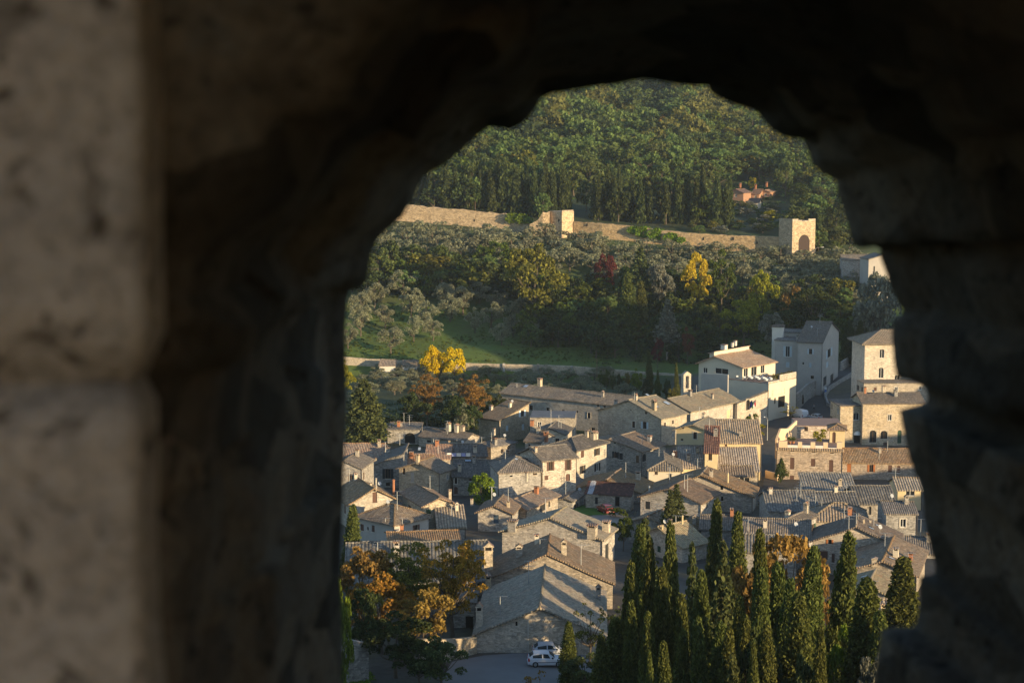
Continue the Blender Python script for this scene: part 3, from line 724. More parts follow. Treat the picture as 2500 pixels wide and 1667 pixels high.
Hs('restaurant', 'cream gabled restaurant with a brown roof, clerestory and glass terrace doors', (1813,896,392), 41, 1706, 1893, ridge='R', pitch=.26, rp=.62, wm='plaster_cream', rm='coppi_new', over=.7, group=None, cat='building',
   win=[w('R',1821,911,11,26,'w'),w('R',1841,906,14,24,'w'),w('R',1862,900,10,22,'w'),w('L',1722,904,10,13,'w'),w('L',1762,906,32,14,'w')],
   chim=[(1768,848,8,12,'c','plaster_white'),(1795,839,9,6,'c','plaster_white'),(1788,842,7,5,'c','plaster_white')])
Hs('tall_house', 'tall grey plastered house with pale blue shutters and a gabled side', (2007,836,418), 20, 1948, 2048, ridge='L', pitch=.28, wm='plaster_grey', rm='coppi_grey', pipe=True, over=.35,
   win=[w('L',1979,858,8,13,'o','shut_pale'),w('L',1961,887,4,5),w('L',1978,891,6,12,'s','shut_pale'),w('L',1983,921,8,8),w('R',2024,862,8,20,'o','shut_pale'),w('R',2020,890,6,14,'s','shut_pale'),w('R',2014,930,8,22,'D','shut_dark'),w('R',2031,923,8,20,'D','shut_dark')])
Hs('tall_house', 'grey plastered house with one half gable beside the white chimney turret', (1949,832,424), 20, 1892, 9, roof='L-', pitch=.0, wm='plaster_grey', rm='coppi_grey', over=.2,
   win=[w('L',1923,858,11,26,'ow','shut_pale'),w('L',1923,890,9,13,'s','shut_pale')])
Hs('turret', 'square white turret with a small pyramid tile roof', (1911,797,430), 18, 1885, 2.6, roof='hip', pitch=.3, wm='plaster_white', rm='coppi_grey', over=.25, cat='tower', group=None)
Hs('dormer_house', 'low grey roofed upper storey set back behind the white turret', (1960,812,432), 20, 1905, 6, ridge='L', pitch=.2, wm='plaster_grey', rm='coppi_grey', over=.2)
Hs('tower_house', 'tall sunlit tower house with arched windows and a striped hip roof', (2262,834,388), -4, 2112, 11, roof='hip', pitch=.42, wm='stone_pale', rm='coppi_strip', over=1.0, group=None, cat='tower',
   win=[w('L',2153,863,12,22,'aw'),w('L',2151,910,13,26,'aw'),w('L',2190,924,13,18,'aw')])
Hs('palazzo_wing', 'pale stone wing below the tower house with a projecting ledge', (2275,934,381), -4, 2109, 6, roof='flat', wm='stone_pale', rm='coppi_grey', over=0)
Hs('palazzo', 'broad sunlit stone palazzo with rows of arched openings and grey tiled roof', (2255,982,362), -3, 2107, 9, ridge='L', pitch=.34, wm='stone_warm', rm='coppi_grey', over=.45, pipe=True,
   win=[w('L',2179,988,9,16,'w'),w('L',2205,988,9,16,'w'),w('L',2115,987,7,13,'s','shut_pale'),w('L',2172,1019,9,15,'wf','shut_pale'),w('L',2131,1065,18,30,'af'),w('L',2158,1061,18,20,'af','shut_orange'),w('L',2196,1066,11,32,'aD','shut_green'),w('L',2161,1086,10,12,'D')],
   chim=[(2158,952,12,9,'c'),(2112,955,12,5,'c','brick')])
Hs('palazzo', 'sunlit stone house with sloping roofline, awning and white arched windows', (2107,989,363), -3, 2052, 9, roof='L-', pitch=-.0, wm='stone_warm', rm='coppi_grey', over=.4,
   win=[w('L',2098,990,8,15,'s','shut_pale'),w('L',2090,1016,14,18,'aw'),w('L',2114,1018,12,18,'as','white'),w('L',2093,1070,18,28,'aD','dark')])
# the crenellated house and its neighbours
Hs('terrace_house', 'brick and stone house with a roof terrace, pillars and brown closed shutters', (2056,1096,298), 7, 1898, 10, roof='flat', wm='stone_pink', rm='deck_tile', over=0, thick=.3, pipe=True,
   win=[w('L',1934,1131,11,29,'s'),w('L',1985,1129,11,19,'s'),w('L',2029,1137,11,29,'s'),w('L',1933,1175,11,29,'s'),w('L',1984,1172,11,20,'s'),w('L',2028,1178,11,24,'o'),w('L',1935,1101,9,3),w('L',1986,1104,9,3),w('L',2031,1106,9,3)])
Hs('row_house', 'sunlit stone row house with red brown shutters and long tiled roof', (2262,1129,299), 3, 2056, 9.5, ridge='L', pitch=.34, wm='stone_pink', rm='coppi', pipe=True,
   win=[w('L',2073,1145,11,27,'s','shut_orange'),w('L',2127,1143,10,18,'o','shut_orange'),w('L',2173,1144,10,18,'s'),w('L',2194,1145,8,17,'s'),w('L',2073,1183,11,19,'as'),w('L',2098,1178,5,7)],
   chim=[(2148,1105,14,6,'c')])
Hs('stair_house', 'tiny ochre kiosk with pyramid tile roof on the roof terrace', (2063,1047,304), 10, 2026, 4.2, roof='hip', pitch=.42, wm='plaster_yellow', rm='coppi', over=.45, cat='kiosk', group=None, base=P(2040,1092,304).z,
   win=[w('L',2036,1068,9,28,'aD')])
Hs('retaining_house', 'low stone wall building with a pink paved roof used as parking', (2060,1040,314), 3, 1946, 9, roof='flat', wm='stone_pink', rm='deck_tile', over=.15, thick=.15, group=None, cat='building',
   win=[w('L',1968,1047,9,11)])
# middle of the town
Hs('yellow_house', 'plain ochre plastered gabled house with a single small window', (1738,1052,320), 24, 1651, 9, ridge='R', pitch=.32, wm='plaster_yellow', rm='coppi_lich', over=.6,
   win=[w('L',1697,1063,9,17,'f'),w('L',1667,1044,6,5),w('L',1665,1073,6,5)])
Hs('yellow_house', 'ochre house with broad ribbed tile roof above a blank upper wall', (1858,1080,297), 3, 1757, 7.5, roof='R+', pitch=.36, wm='plaster_yellow', rm='coppi_strip', over=.35,
   win=[w('L',1772,1089,6,13,'s')])
Hs('yellow_house', 'ochre house with steep ribbed tile roof and white framed window below', (1851,1148,289), 3, 1751, 7.2, roof='R+', pitch=.36, wm='stone_warm', rm='coppi_strip', over=.4, win=[w('L',1817,1171,24,13,'w'),w('L',1772,1168,10,14)])
Hs('lean_to', 'narrow ribbed tile canopy above the white framed window', (1840,1161,285), 3, 1747, 3.0, roof='R+', pitch=.33, wm='stone_warm', rm='coppi_strip', over=.3, base=P(1800,1166,285).z, cat='roof', group=None)
Hs('annex', 'narrow ochre annex with sloping dark red tile roof', (1752,1104,286), 8, 1721, 8.5, roof='R+', pitch=.36, wm='plaster_yellow', rm='coppi_dark_red', over=.3,
   win=[w('L',1734,1115,9,17,'')])
Hs('cream_house', 'cream house with ribbed tile hip roof half in shadow', (1663,1147,280), 4, 1584, 15, roof='hip', pitch=.36, wm='plaster_cream', rm='coppi_strip', over=.35, pipe=True,
   win=[w('L',1602,1153,8,11),w('L',1636,1162,7,13,'',)])
Hs('cream_house', 'low ribbed tile roof joining the cream house to the annex', (1752,1140,287), 2, 1662, 6.6, roof='R+', pitch=.36, wm='plaster_yellow', rm='coppi_strip', over=.35, win=[w('L',1673,1160,10,12,'w')])
Hs('stone_house', 'stone house with three black arched shutters under a long roof', (1567,1101,302), 35, 14, 1625, ridge='R', pitch=.24, wm='stone', rm='coppi',
   win=[w('L',1503,1110,8,16,'oa','shut_dark'),w('L',1516,1114,9,16,'s','shut_dark'),w('L',1501,1080,5,6),w('L',1556,1121,8,18,'D','wood'),w('R',1573,1117,9,19,'as','shut_dark'),w('R',1602,1109,9,17,'as','shut_dark'),w('R',1615,1106,8,16,'as','shut_dark')])
Hs('stone_house', 'whitish stone house with dark open shutters and a hip roof', (1407,1097,288), 36, 1334, 1481, roof='hip', pitch=.40, wm='stone_pale', rm='coppi_grey', pipe=True, over=.5,
   win=[w('R',1422,1108,8,17,'s'),w('R',1457,1103,7,17,'o','shut_dark'),w('R',1422,1146,7,19,'o','shut_dark'),w('R',1458,1140,7,19,'ow','shut_dark')],
   chim=[(1455,1070,18,8,'g')])
Hs('stone_house', 'stone house with two tall brown shutters and an arched door', (1325,1123,268), 62, 8, 1406, ridge='R', pitch=.36, wm='stone', rm='coppi_grey', over=.45,
   win=[w('R',1344,1136,9,25,'o'),w('R',1387,1133,8,29,'o'),w('R',1386,1165,11,18,'aDf'),w('R',1334,1166,9,11,'s')], chim=[(1308,1103,14,6,'c')])
Hs('stone_house', 'dark slate grey roofed house with a blue skylight', (1218,1151,264), 80, 8.5, 1320, roof='hip', pitch=.42, wm='stone_grey', rm='coppi_grey', over=.35, win=[w('R',1306,1157,10,5),w('R',1248,1162,7,4)],
   sky=[(1260,1120,9,6)], chim=[(1221,1130,8,4,'c')])
Hs('stone_house', 'shaded stone house with arched door beside the round bush', (1200,1162,278), 3, 1106, 10, ridge='L', pitch=.36, wm='stone', rm='coppi_grey', over=.35, pipe=True,
   win=[w('L',1113,1173,6,15,'f','shut_blue'),w('L',1150,1168,9,12),w('L',1113,1197,9,18,'aD')], chim=[(1122,1150,20,8,'c')], sky=[(1143,1124,17,5)])
Hs('stone_house', 'grey hip roofed house with an aerial behind the dark roofs', (1198,1090,318), 42, 1163, 1259, roof='hip', pitch=.36, wm='stone', rm='coppi_grey', over=.35, win=[w('R',1226,1101,7,11),w('R',1241,1099,5,14,'D')],
   chim=[(1206,1056,12,6,'c')], aer=[(1176,1080,14,2)])
Hs('stone_house', 'small stone house with chimney between the tall house and the hip roof', (1320,1078,318), 22, 1282, 7, ridge='L', pitch=.36, wm='stone', rm='coppi_grey', over=.35, win=[w('L',1292,1087,4,6)], chim=[(1333,1072,22,9,'c','brick')])
Hs('tall_house', 'tall stone house with sunlit gable side and white shutters', (1219,1026,352), 44, 1170, 1291, roof='R+', pitch=.30, wm='stone_warm', rm='coppi', over=.3, pipe=True,
   win=[w('R',1275,1009,8,15,'o','white'),w('R',1238,1045,6,13,'s','shut_pale'),w('R',1277,1042,6,14,'s','shut_pale')], chim=[(1199,1000,12,7,'c','stone_pale')])
Hs('stone_house', 'half lit gable with satellite dish below the convent wing', (1380,1060,332), 12, 1300, 8, ridge='R', pitch=.36, wm='stone_pale', rm='coppi_grey', over=.3, aer=[(1345,1042,44,1)], chim=[(1299,1034,10,8,'c','brick')])
Hs('terrace_house', 'stone block with a flat grey roof against the convent wing', (1404,1020,346), 4, 1294, 9, roof='flat', wm='stone_warm', rm='sheet_roof', over=.3)
Hs('stone_house', 'low house with long mossy roof and three stone chimneys in a row', (1131,1076,338), 33, 1023, 1172, ridge='L', pitch=.36, wm='stone', rm='coppi_grey', over=.35, win=[w('L',1047,1077,10,6),w('L',1066,1081,6,4)],
   chim=[(1095,1047,16,9,'g','stone_pale'),(1115,1050,16,9,'g','stone_pale'),(1129,1050,12,9,'g','stone_pale')])
Hs('loggia', 'low grey building with one big dark archway', (1024,1048,346), 3, 946, 6, roof='R+', pitch=.06, wm='stone_grey', rm='coppi_grey', over=.2, win=[w('L',1001,1069,25,26,'aD','dark')])
# left side of the town
Hs('stone_house', 'house with long reddish tile roof at the left edge of the view', (930,1123,292), 2, 800, 11, ridge='L', pitch=.36, wm='stone_grey', rm='coppi_red', over=.35, win=[w('L',895,1136,11,18,'f')], chim=[(926,1090,20,7,'c')])
Hs('stone_house', 'house with small square ribbed tile roof edged in light', (1050,1141,298), 2, 970, 8, ridge='L', pitch=.42, wm='stone', rm='coppi_red', over=.2, sky=[(1024,1096,7,7)], aer=[(976,1085,26,3)])
Hs('stone_house', 'house with dark reddish tiles behind the ribbed roof', (1098,1118,306), 1, 1040, 9, ridge='L', pitch=.36, wm='stone', rm='coppi_red', over=.3, aer=[(1058,1078,8,1)])
Hs('stone_house', 'house with wide grey roof and washing along its eave', (1188,1112,312), -5, 1096, 9, ridge='L', pitch=.32, wm='stone', rm='coppi_grey', over=.3, chim=[(1087,1112,14,10,'c'),(1097,1082,8,5,'c')])
Hs('stone_house', 'narrow stone house with dark louvred window and sloping roof', (982,1134,286), 2, 911, 8.5, roof='L-', pitch=.38, wm='stone_grey', rm='coppi_grey', over=.3, win=[w('L',947,1156,13,24,'o','shut_dark'),w('L',947,1182,10,9)], chim=[(918,1128,12,4,'c')])
Hs('stone_house', 'stone gabled house with bright right corner and plain side wall', (1072,1152,276), 30, 974, 1106, ridge='R', pitch=.36, wm='stone_warm', rm='coppi', over=.5, pipe=True, win=[w('L',1007,1165,8,22,'s','plaster_grey'),w('L',986,1150,6,16)])
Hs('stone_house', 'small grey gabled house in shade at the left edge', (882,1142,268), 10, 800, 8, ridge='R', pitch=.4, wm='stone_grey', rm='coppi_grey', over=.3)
Hs('stone_house', 'bright sunlit gable with a brown door and two tall chimneys', (971,1217,247), -22, 852, 8.5, ridge='R', pitch=.50, wm='stone_pale', rm='coppi', over=.5,
   win=[w('L',915,1214,11,26,'D')], chim=[(918,1194,26,5,'p','stone_pale'),(961,1205,34,6,'p','brick'),(868,1172,20,8,'c','stone_pale'),(905,1186,8,5,'c')], aer=[(853,1180,38,3)])
Hs('stone_house', 'stone house with golden gable, green shutters and a sagging roof', (1108,1226,242), -22, 1034, 10, ridge='R', pitch=.40, wm='stone_warm', rm='coppi', over=.5, pipe=True,
   win=[w('L',1046,1249,12,12,'s','shut_green'),w('L',1071,1252,10,22,'D','shut_green'),w('O',1000,1240,8,12)], chim=[(1098,1212,20,7,'c')])
Hs('stone_house', 'house with a low hip roof, brown shutters and a pale ridge', (962,1277,230), 42, 872, 1046, roof='hip', pitch=.46, wm='plaster_grey', rm='coppi', over=.5, pipe=False,
   win=[w('L',884,1287,8,16,'s'),w('L',898,1290,4,8),w('L',911,1290,7,16,'s'),w('R',1016,1287,8,13,'o')], aer=[(983,1282,32,1),(941,1274,10,1)])
Hs('stone_house', 'small stone house with a blue shutter and half lit gable', (1249,1251,242), 10, 1167, 7, ridge='R', pitch=.42, wm='stone', rm='coppi', over=.45, win=[w('L',1211,1267,13,21,'s','shut_blue')], chim=[(1152,1226,10,6,'c'),(1241,1238,18,7,'c')], aer=[(1201,1220,32,1)])
Hs('stone_house', 'long low house with a lit corner and broad grey brown roof', (1284,1241,248), 27, 1208, 1362, ridge='R', pitch=.36, wm='stone', rm='coppi', over=.45, win=[w('L',1232,1222,5,6),w('R',1325,1238,14,18,'D','shut_dark'),w('R',1341,1228,4,18,'s','shut_dark')],
   chim=[(1285,1168,18,6,'c')])
Hs('stone_house', 'dark narrow roof in the shade behind the long low house', (1398,1196,272), 20, 1340, 8, ridge='R', pitch=.30, wm='stone_grey', rm='coppi_grey', over=.3)
Hs('barn', 'stone barn with a wide low gable and square attic opening', (1563,1201,270), 18, 1402, 9, ridge='R', pitch=.32, wm='stone', rm='coppi', over=.5, win=[w('L',1481,1184,18,14,'aD','dark')])
Hs('lean_to_shed', 'stone lean-to shed with rusty sheet roof patched in grey', (1540,1209,262), 14, 1430, 2.8, roof='R+', pitch=.40, wm='stone', rm='rust_roof', over=.25, thick=.08, cat='shed', group=None, win=[w('L',1456,1222,7,17,'s','shut_dark'),w('L',1507,1224,11,24,'D','dark')])
Hs('stone_house', 'shaded house with white right side behind the double conifer', (1710,1225,250), 27, 1564, 1754, ridge='R', pitch=.35, wm='stone', rm='coppi', over=.5, pipe=True, win=[w('L',1581,1233,12,19,'s','shut_dark'),w('R',1726,1232,4,17,'s','shut_dark')],
   chim=[(1585,1196,8,4,'p')])
Hs('stone_house', 'tall stone gabled house with three small black windows near the lane', (1836,1209,260), 14, 16.5, 7, ridge='R', pitch=.36, wm='stone', rm='coppi', over=.5, pipe=True, win=[w('L',1762,1190,7,11),w('L',1763,1217,6,11),w('L',1753,1257,8,11)], chim=[(1736,1188,20,3,'p','stone_pale'),(1777,1178,22,4,'p','plaster_yellow')], aer=[(1732,1152,8,1)])
Hs('stone_house', 'low roof with small lit hip beside the green bush', (1632,1284,230), 30, 1535, 6, ridge='R', pitch=.34, wm='stone', rm='coppi', over=.4, aer=[(1580,1265,18,2)])
Hs('stone_house', 'house with warm tile roof and a lit side among the conifers', (1666,1332,218), 52, 9, 1725, ridge='R', pitch=.40, wm='stone_warm', rm='coppi_lich', over=.5, win=[w('R',1708,1318,5,9,''),w('R',1714,1316,5,9,'')], chim=[(1666,1274,14,4,'p','plaster_yellow'),(1617,1298,12,4,'p','plaster_yellow')], aer=[(1650,1272,14,1)])
# front of the town
Hs('stone_house', 'grey roofed house with a stone parapet behind the long tile roof', (1122,1330,214), -8, 955, 9, ridge='L', pitch=.22, wm='stone', rm='coppi', over=.4)
Hs('stone_house', 'house under a very long dark tile roof behind the autumn trees', (1188,1412,187), -4, 850, 15, ridge='L', pitch=.36, wm='stone_grey', rm='coppi_grey_strip', over=.5, win=[w('L',1172,1428,16,12,'w')],
   chim=[(1192,1378,56,22,'g','stone_warm'),(968,1356,40,14,'c','stone_grey')], aer=[(922,1350,28,3)])
Hs('stone_house', 'tall stone house with brown doors and two square chimneys on its sunlit roof', (1469,1315,214), 19, 1226, 6.5, ridge='R', pitch=.34, wm='stone', rm='coppi_lich', over=.45, pipe=True,
   win=[w('R',1482,1348,9,42,'D','shut_dark'),w('L',1365,1324,6,9),w('L',1342,1293,3,5),w('L',1329,1326,6,6)], chim=[(1446,1305,28,21,'c','stone_pale'),(1480,1297,30,17,'c','stone_pale'),(1252,1288,22,20,'c','stone_grey')])
Hs('barn', 'rear barn section with a grey mossy roof and lit gable edge', (1496,1421,189), 3, 1178, 9.5, ridge='R', pitch=.44, wm='stone', rm='coppi', over=.35, chim=[(1377,1352,36,13,'g','stone_warm')], aer=[(1318,1362,48,1)])
Hs('barn', 'big gabled stone barn with arched front and a large sunlit roof', (1474,1548,168), 3, 1162, 17, ridge='R', pitch=.42, wm='stone_warm', rm='coppi_lich', over=.4,
   win=[w('L',1261,1522,5,11),w('L',1352,1562,122,96,'aDf','stone_in')], chim=[(1170,1527,58,16,'g','stone_warm'),(1192,1436,36,13,'c','stone_warm'),(1461,1460,34,12,'g','stone_grey')])
Hs('stone_house', 'low shaded wing with a dark opening beside the barn', (1160,1470,180), 2, 1105, 6, roof='L+', pitch=.05, wm='stone_grey', rm='coppi_grey', over=.2, win=[w('L',1146,1518,18,28,'D','dark'),w('L',1145,1450,22,14,'','shut_dark')])
Hs('stone_house', 'low grey roofed house between the lane and the tall cypress', (1806,1292,226), 8, 1712, 7, ridge='L', pitch=.32, wm='stone_grey', rm='coppi_grey', over=.35)
Hs('stone_house', 'small shaded house tucked behind the low hip roof and the conifer', (1700,1292,228), 20, 1640, 6, ridge='R', pitch=.34, wm='stone_grey', rm='coppi', over=.35)
Hs('stone_house', 'small roof in the alley left of the blue shuttered house', (1135,1285,236), -6, 1070, 6, roof='R+', pitch=.3, wm='stone_grey', rm='coppi_strip', over=.3)
Hs('stone_house', 'narrow house in the alley below the two brown shutters', (1398,1222,262), 20, 1362, 6, ridge='R', pitch=.3, wm='stone_grey', rm='coppi_grey', over=.3)
# right side
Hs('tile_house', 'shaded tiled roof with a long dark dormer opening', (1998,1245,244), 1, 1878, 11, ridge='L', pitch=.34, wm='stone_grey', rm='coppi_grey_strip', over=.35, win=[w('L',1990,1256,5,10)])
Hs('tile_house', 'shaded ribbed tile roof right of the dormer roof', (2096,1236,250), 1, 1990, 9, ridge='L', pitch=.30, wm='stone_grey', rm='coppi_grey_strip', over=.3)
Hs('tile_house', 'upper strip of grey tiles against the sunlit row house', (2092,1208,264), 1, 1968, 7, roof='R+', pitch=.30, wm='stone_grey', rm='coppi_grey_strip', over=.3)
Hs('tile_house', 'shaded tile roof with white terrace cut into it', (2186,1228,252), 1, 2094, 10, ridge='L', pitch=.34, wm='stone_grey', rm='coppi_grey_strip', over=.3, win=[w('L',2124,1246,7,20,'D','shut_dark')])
Hs('tile_house', 'sunlit striped tile roof near the right edge of the opening', (2250,1194,264), 2, 2192, 7, ridge='L', pitch=.34, wm='plaster_yellow', rm='coppi_strip', over=.3, win=[w('L',2222,1204,22,12,'w')])
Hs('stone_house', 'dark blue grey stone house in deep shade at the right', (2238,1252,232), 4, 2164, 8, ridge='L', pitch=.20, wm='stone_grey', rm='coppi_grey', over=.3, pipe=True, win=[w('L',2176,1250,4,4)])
Hs('loggia', 'open hip tile canopy carried on a dark post', (2110,1264,235), 8, 1988, 6, roof='hip', pitch=.52, wm='stone', rm='coppi_strip', over=.8, base=None)
Hs('stone_house', 'low grey roof cluster with a dish left of the canopy', (1975,1312,214), 10, 1814, 9, ridge='L', pitch=.30, wm='stone_grey', rm='coppi_grey', over=.35, aer=[(1826,1296,34,2)])
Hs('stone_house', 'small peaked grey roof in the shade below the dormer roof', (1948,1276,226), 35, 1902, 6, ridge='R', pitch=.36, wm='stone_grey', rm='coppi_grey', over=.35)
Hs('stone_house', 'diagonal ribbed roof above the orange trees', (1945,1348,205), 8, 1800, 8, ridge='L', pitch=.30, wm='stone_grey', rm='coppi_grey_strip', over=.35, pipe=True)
Hs('stone_house', 'stone house with golden side, red shutters and broad gable', (2196,1330,209), 14, 1984, 7, ridge='R', pitch=.40, wm='stone', rm='coppi', over=.45,
   win=[w('L',2026,1322,9,11,'o','shut_orange'),w('L',2011,1355,20,21,'s'),w('L',2034,1362,8,22,'s'),w('L',2104,1343,5,10)], chim=[(2109,1278,14,4,'c'),(2125,1276,8,4,'c')], aer=[(2072,1290,32,2),(2133,1285,22,1),(2090,1280,28,2)], sky=[(2127,1290,7,5),(2144,1284,8,4)])
Hs('stone_house', 'house with two finned chimneys and a broad grey roof', (2236,1402,196), 19, 2074, 13, ridge='R', pitch=.36, wm='stone', rm='coppi', over=.45, chim=[(2135,1372,12,13,'g'),(2141,1412,26,14,'g')], sky=[(2177,1363,10,7),(2161,1376,10,7)], aer=[(2107,1392,34,1)])
Hs('stone_house', 'front lit roof with a row of loose tiles above the striped roof', (2166,1448,182), 19, 2072, 7, ridge='R', pitch=.36, wm='stone', rm='coppi_lich', over=.4, sky=[(2110,1408,10,6)])
Hs('stone_house', 'striped grey tile roof behind the right hand cypresses', (2196,1528,172), 3, 2070, 9, ridge='L', pitch=.36, wm='stone', rm='coppi_strip', over=.4, chim=[(2154,1504,36,8,'c','plaster_yellow'),(2151,1525,24,8,'c','plaster_yellow')])
Hs('stone_house', 'small dark tiled house at the far right edge', (2290,1350,220), 10, 2212, 8, ridge='L', pitch=.30, wm='stone_grey', rm='coppi_grey', over=.35)
# far houses beyond the old wall
for i, (lab, C, a, L, Rr, nw) in enumerate([('terracotta villa with twin chimneys at the left of the hillside row', (1815,470,742), 32, 1779, 9, 1), ('terracotta villa in the middle of the hillside row', (1853,473,748), 24, 1836, 10, 1),
      ('terracotta villa with pale roof edge at the right of the hillside row', (1880,468,752), 24, 1858, 10, 1), ('cream cottage below the terracotta villas', (1850,494,724), 20, 1828, 8, 1), ('terracotta house with balcony beyond the gate tower', (2032,462,770), 12, 1996, 9, 1), ('low red roofed house just behind the gate tower', (1996,532,668), 10, 1962, 8, 0), ('small brick house far up at the right edge', (1985,460,785), 12, 1966, 8, 0)]):
    Hs('villa', lab, C, a, L, Rr, ridge='L' if i % 2 else 'R', pitch=.38, wm='plaster_cream' if i == 3 else 'villa', rm='coppi_dark_red' if i != 2 else 'coppi_red', over=.6, group='villas on the wooded hillside',
       win=[w('L', (C[0]+L)/2, C[1]+8, 6, 7, 'w')] if nw else (), chim=[(C[0]-8, C[1]-14, 10, 4, 'c', 'brick')] if i < 3 else ())
Hs('grey_house', 'grey stone house in shade beyond the olive grove at the right', (2120,634,560), 6, 2056, 8, ridge='L', pitch=.36, wm='stone_grey', rm='coppi_grey', over=.3, group=None, win=[w('L',2108,653,7,8)])
Hs('grey_house', 'pale grey gabled house touching the right edge of the opening', (2190,632,545), -6, 2121, 9, ridge='R', pitch=.3, wm='plaster_grey', rm='coppi_grey', over=.3, group=None, win=[w('L',2134,662,4,24)])
# ------------------------------------------------------------------ walls, gate tower, small structures
def wallrun(name, label, pts, thick, mat, cat='wall', rough=.25, base=None, step=1.2, group=None, holes=(), cap=None):
    tops = [P(*p) for p in pts]; line = []
    for a, b in zip(tops, tops[1:]):
        n = max(1, int((b-a).length/step))
        for i in range(n): line.append(a+(b-a)*i/n)
    line.append(tops[-1])
    root = thing(name, label, cat, (line[0].x, line[0].y, gz(line[0].x, line[0].y)), 0, group); o = Vector(root.location)
    mb = MB(); pr = None; s = 0.; N = len(line)
    for i, p in enumerate(line):
        d = (line[min(i+1, N-1)]-line[max(i-1, 0)]); d.z = 0; d.normalize(); n = Vector((-d.y, d.x, 0))
        if n.y < 0: n = -n
        z = p.z+mnoise.noise(Vector((s*.35, 3, 1)))*rough*1.5+mnoise.noise(Vector((s*1.7, 8, 1)))*rough
        zb = (gz(p.x, p.y)-1.0) if base is None else base
        f0, f1 = Vector((p.x, p.y, zb))-o, Vector((p.x, p.y, z))-o; b0, b1 = f0+n*thick, f1+n*thick+Vector((0,0,mnoise.noise(Vector((s, 0, 5)))*rough))
        cur = (f0, f1, b0, b1, s, z-zb)
        if pr:
            mb.poly([pr[0], f0, f1, pr[1]], [(pr[4],0),(s,0),(s,cur[5]),(pr[4],pr[5])])
            mb.poly([b0, pr[2], pr[3], b1], [(s,0),(pr[4],0),(pr[4],pr[5]),(s,cur[5])])
            mb.poly([pr[1], f1, b1, pr[3]], [(pr[4],0),(s,0),(s,thick),(pr[4],thick)])
        else: mb.poly([f0, f1, b1, b0])
        pr = cur
        if i+1 < N: s += (line[i+1]-p).length
    mb.poly([pr[0], pr[2], pr[3], pr[1]])
    mb.build('masonry', M[mat], root)
    for px, py, wp, hp in holes:
        best = min(line, key=lambda q: abs(pix(q)[0]-px)); p = P(px, py, best.y-.02)-o; k = best.y/F; m2 = MB()
        m2.box(p.x-wp*k/2, p.x+wp*k/2, p.y-.06, p.y+.3, p.z-hp*k/2, p.z+hp*k/2*.5); m2.box(p.x-wp*k/3, p.x+wp*k/3, p.y-.05, p.y+.3, p.z+hp*k/4+.002, p.z+hp*k/2)
        m2.build('opening', M['dark'], root)
    return root
M['wall_old'] = stone('old_town_wall_stone', (.52,.40,.27), (.40,.31,.21), (.32,.25,.18), .55, .3, .9)
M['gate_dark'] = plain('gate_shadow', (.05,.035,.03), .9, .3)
wallrun('old_town_wall', 'long sunlit ruined town wall left of the broken wall tower', [(880,486,648),(990,499,645),(1060,507,642),(1150,514,638),(1240,524,634),(1296,536,631)], 1.6, 'wall_old', rough=.35, holes=[(1158,538,3,6)])
wallrun('old_town_wall', 'long sunlit ruined town wall between wall tower and gate', [(1400,541,626),(1470,546,620),(1540,552,616),(1600,560,612),(1668,568,608),(1760,574,603),(1850,577,598),(1906,578,594)], 1.6, 'wall_old', rough=.22, holes=[(1433,549,3,7),(1718,583,4,7),(1790,583,4,7),(1848,592,4,7)])
t = Hs('wall_tower', 'broken open backed wall tower on the ruined town wall', (1372,517,622), 45, 1341, 1401, roof='flat', wm='wall_old', rm='wall_old', over=0, cat='tower', group=None, win=[w('L',1364,538,4,8,'a','dark')])
wallrun('buttress', 'stepped stone buttress left of the wall tower', [(1293,548,626),(1312,538,625),(1325,520,624),(1342,517,624)], 2.5, 'wall_old', rough=.4)
gt = Hs('gate_tower', 'square stone gate tower with a broken top and a tall dark archway', (1935,541,588), 58, 1902, 1991, roof='flat', wm='wall_old', rm='wall_old', over=0, cat='tower', group=None, win=[w('R',1963,598,28,50,'aD','gate_dark')])
def WB(base):
    out = []
    for px, py, h in base:
        g = gp(px, py); a, b = pix(g+Vector((0,0,h))); out.append((a, b, g.y))
    return out
def parapet(h, side, spans, mat, name='parapet', thick=.5):
    """short wall pieces along the roof edge of a flat roofed building; spans in image columns with heights in metres"""
    ln = h.lR if side == 'R' else h.lL; n = h.nR if side == 'R' else h.nL
    for x0, x1, z0, z1 in spans:
        ps = []
        for x in (x0, x1):
            p = h.plane_hit(x, pix(h.C)[1], h.C, n); ps.append(min(max((p-h.C).dot(h.dR if side == 'R' else h.dL), 0), ln))
        a, b = sorted(ps)
        if b-a < .05: continue
        mb = MB()
        fr = (lambda x, y, z: h.loc(y, x, z)) if side == 'R' else (lambda x, y, z: h.loc(x, y, z))
        mb.box(a, b, .01, thick, .045+z0, z1, 0, fr); mb.build(name, M[mat], h.root)
parapet(gt, 'R', [(1935,1949,0,.9),(1949.3,1958,0,.35),(1974,1991,0,.75),(1960,1973,0,.12)], 'stone_warm'); parapet(gt, 'L', [(1902,1934.4,0,.9)], 'stone_warm')
parapet(t, 'R', [(1372,1400,0,.5)], 'wall_old')
for h in [o for o in bpy.data.objects if o.get('label', '').startswith('brick and stone house with a roof terrace')]: pass
def find(lab): return next(x for x in HOUSES if x.root['label'].startswith(lab))
h15 = find('brick and stone house with a roof')
parapet(h15, 'L', [(1901,1922,0,1.25),(1948,1958,0,1.15),(1979,1990,0,1.15),(2010,2021,0,1.15),(2043,2056,0,1.25)], 'plaster_pink', 'pillar', .7)
parapet(h15, 'L', [(1922.4,1947.6,0,.55),(1958.4,1978.6,0,.55),(1990.4,2009.6,0,.55),(2021.4,2042.6,0,.2)], 'plaster_white', 'parapet', .25)
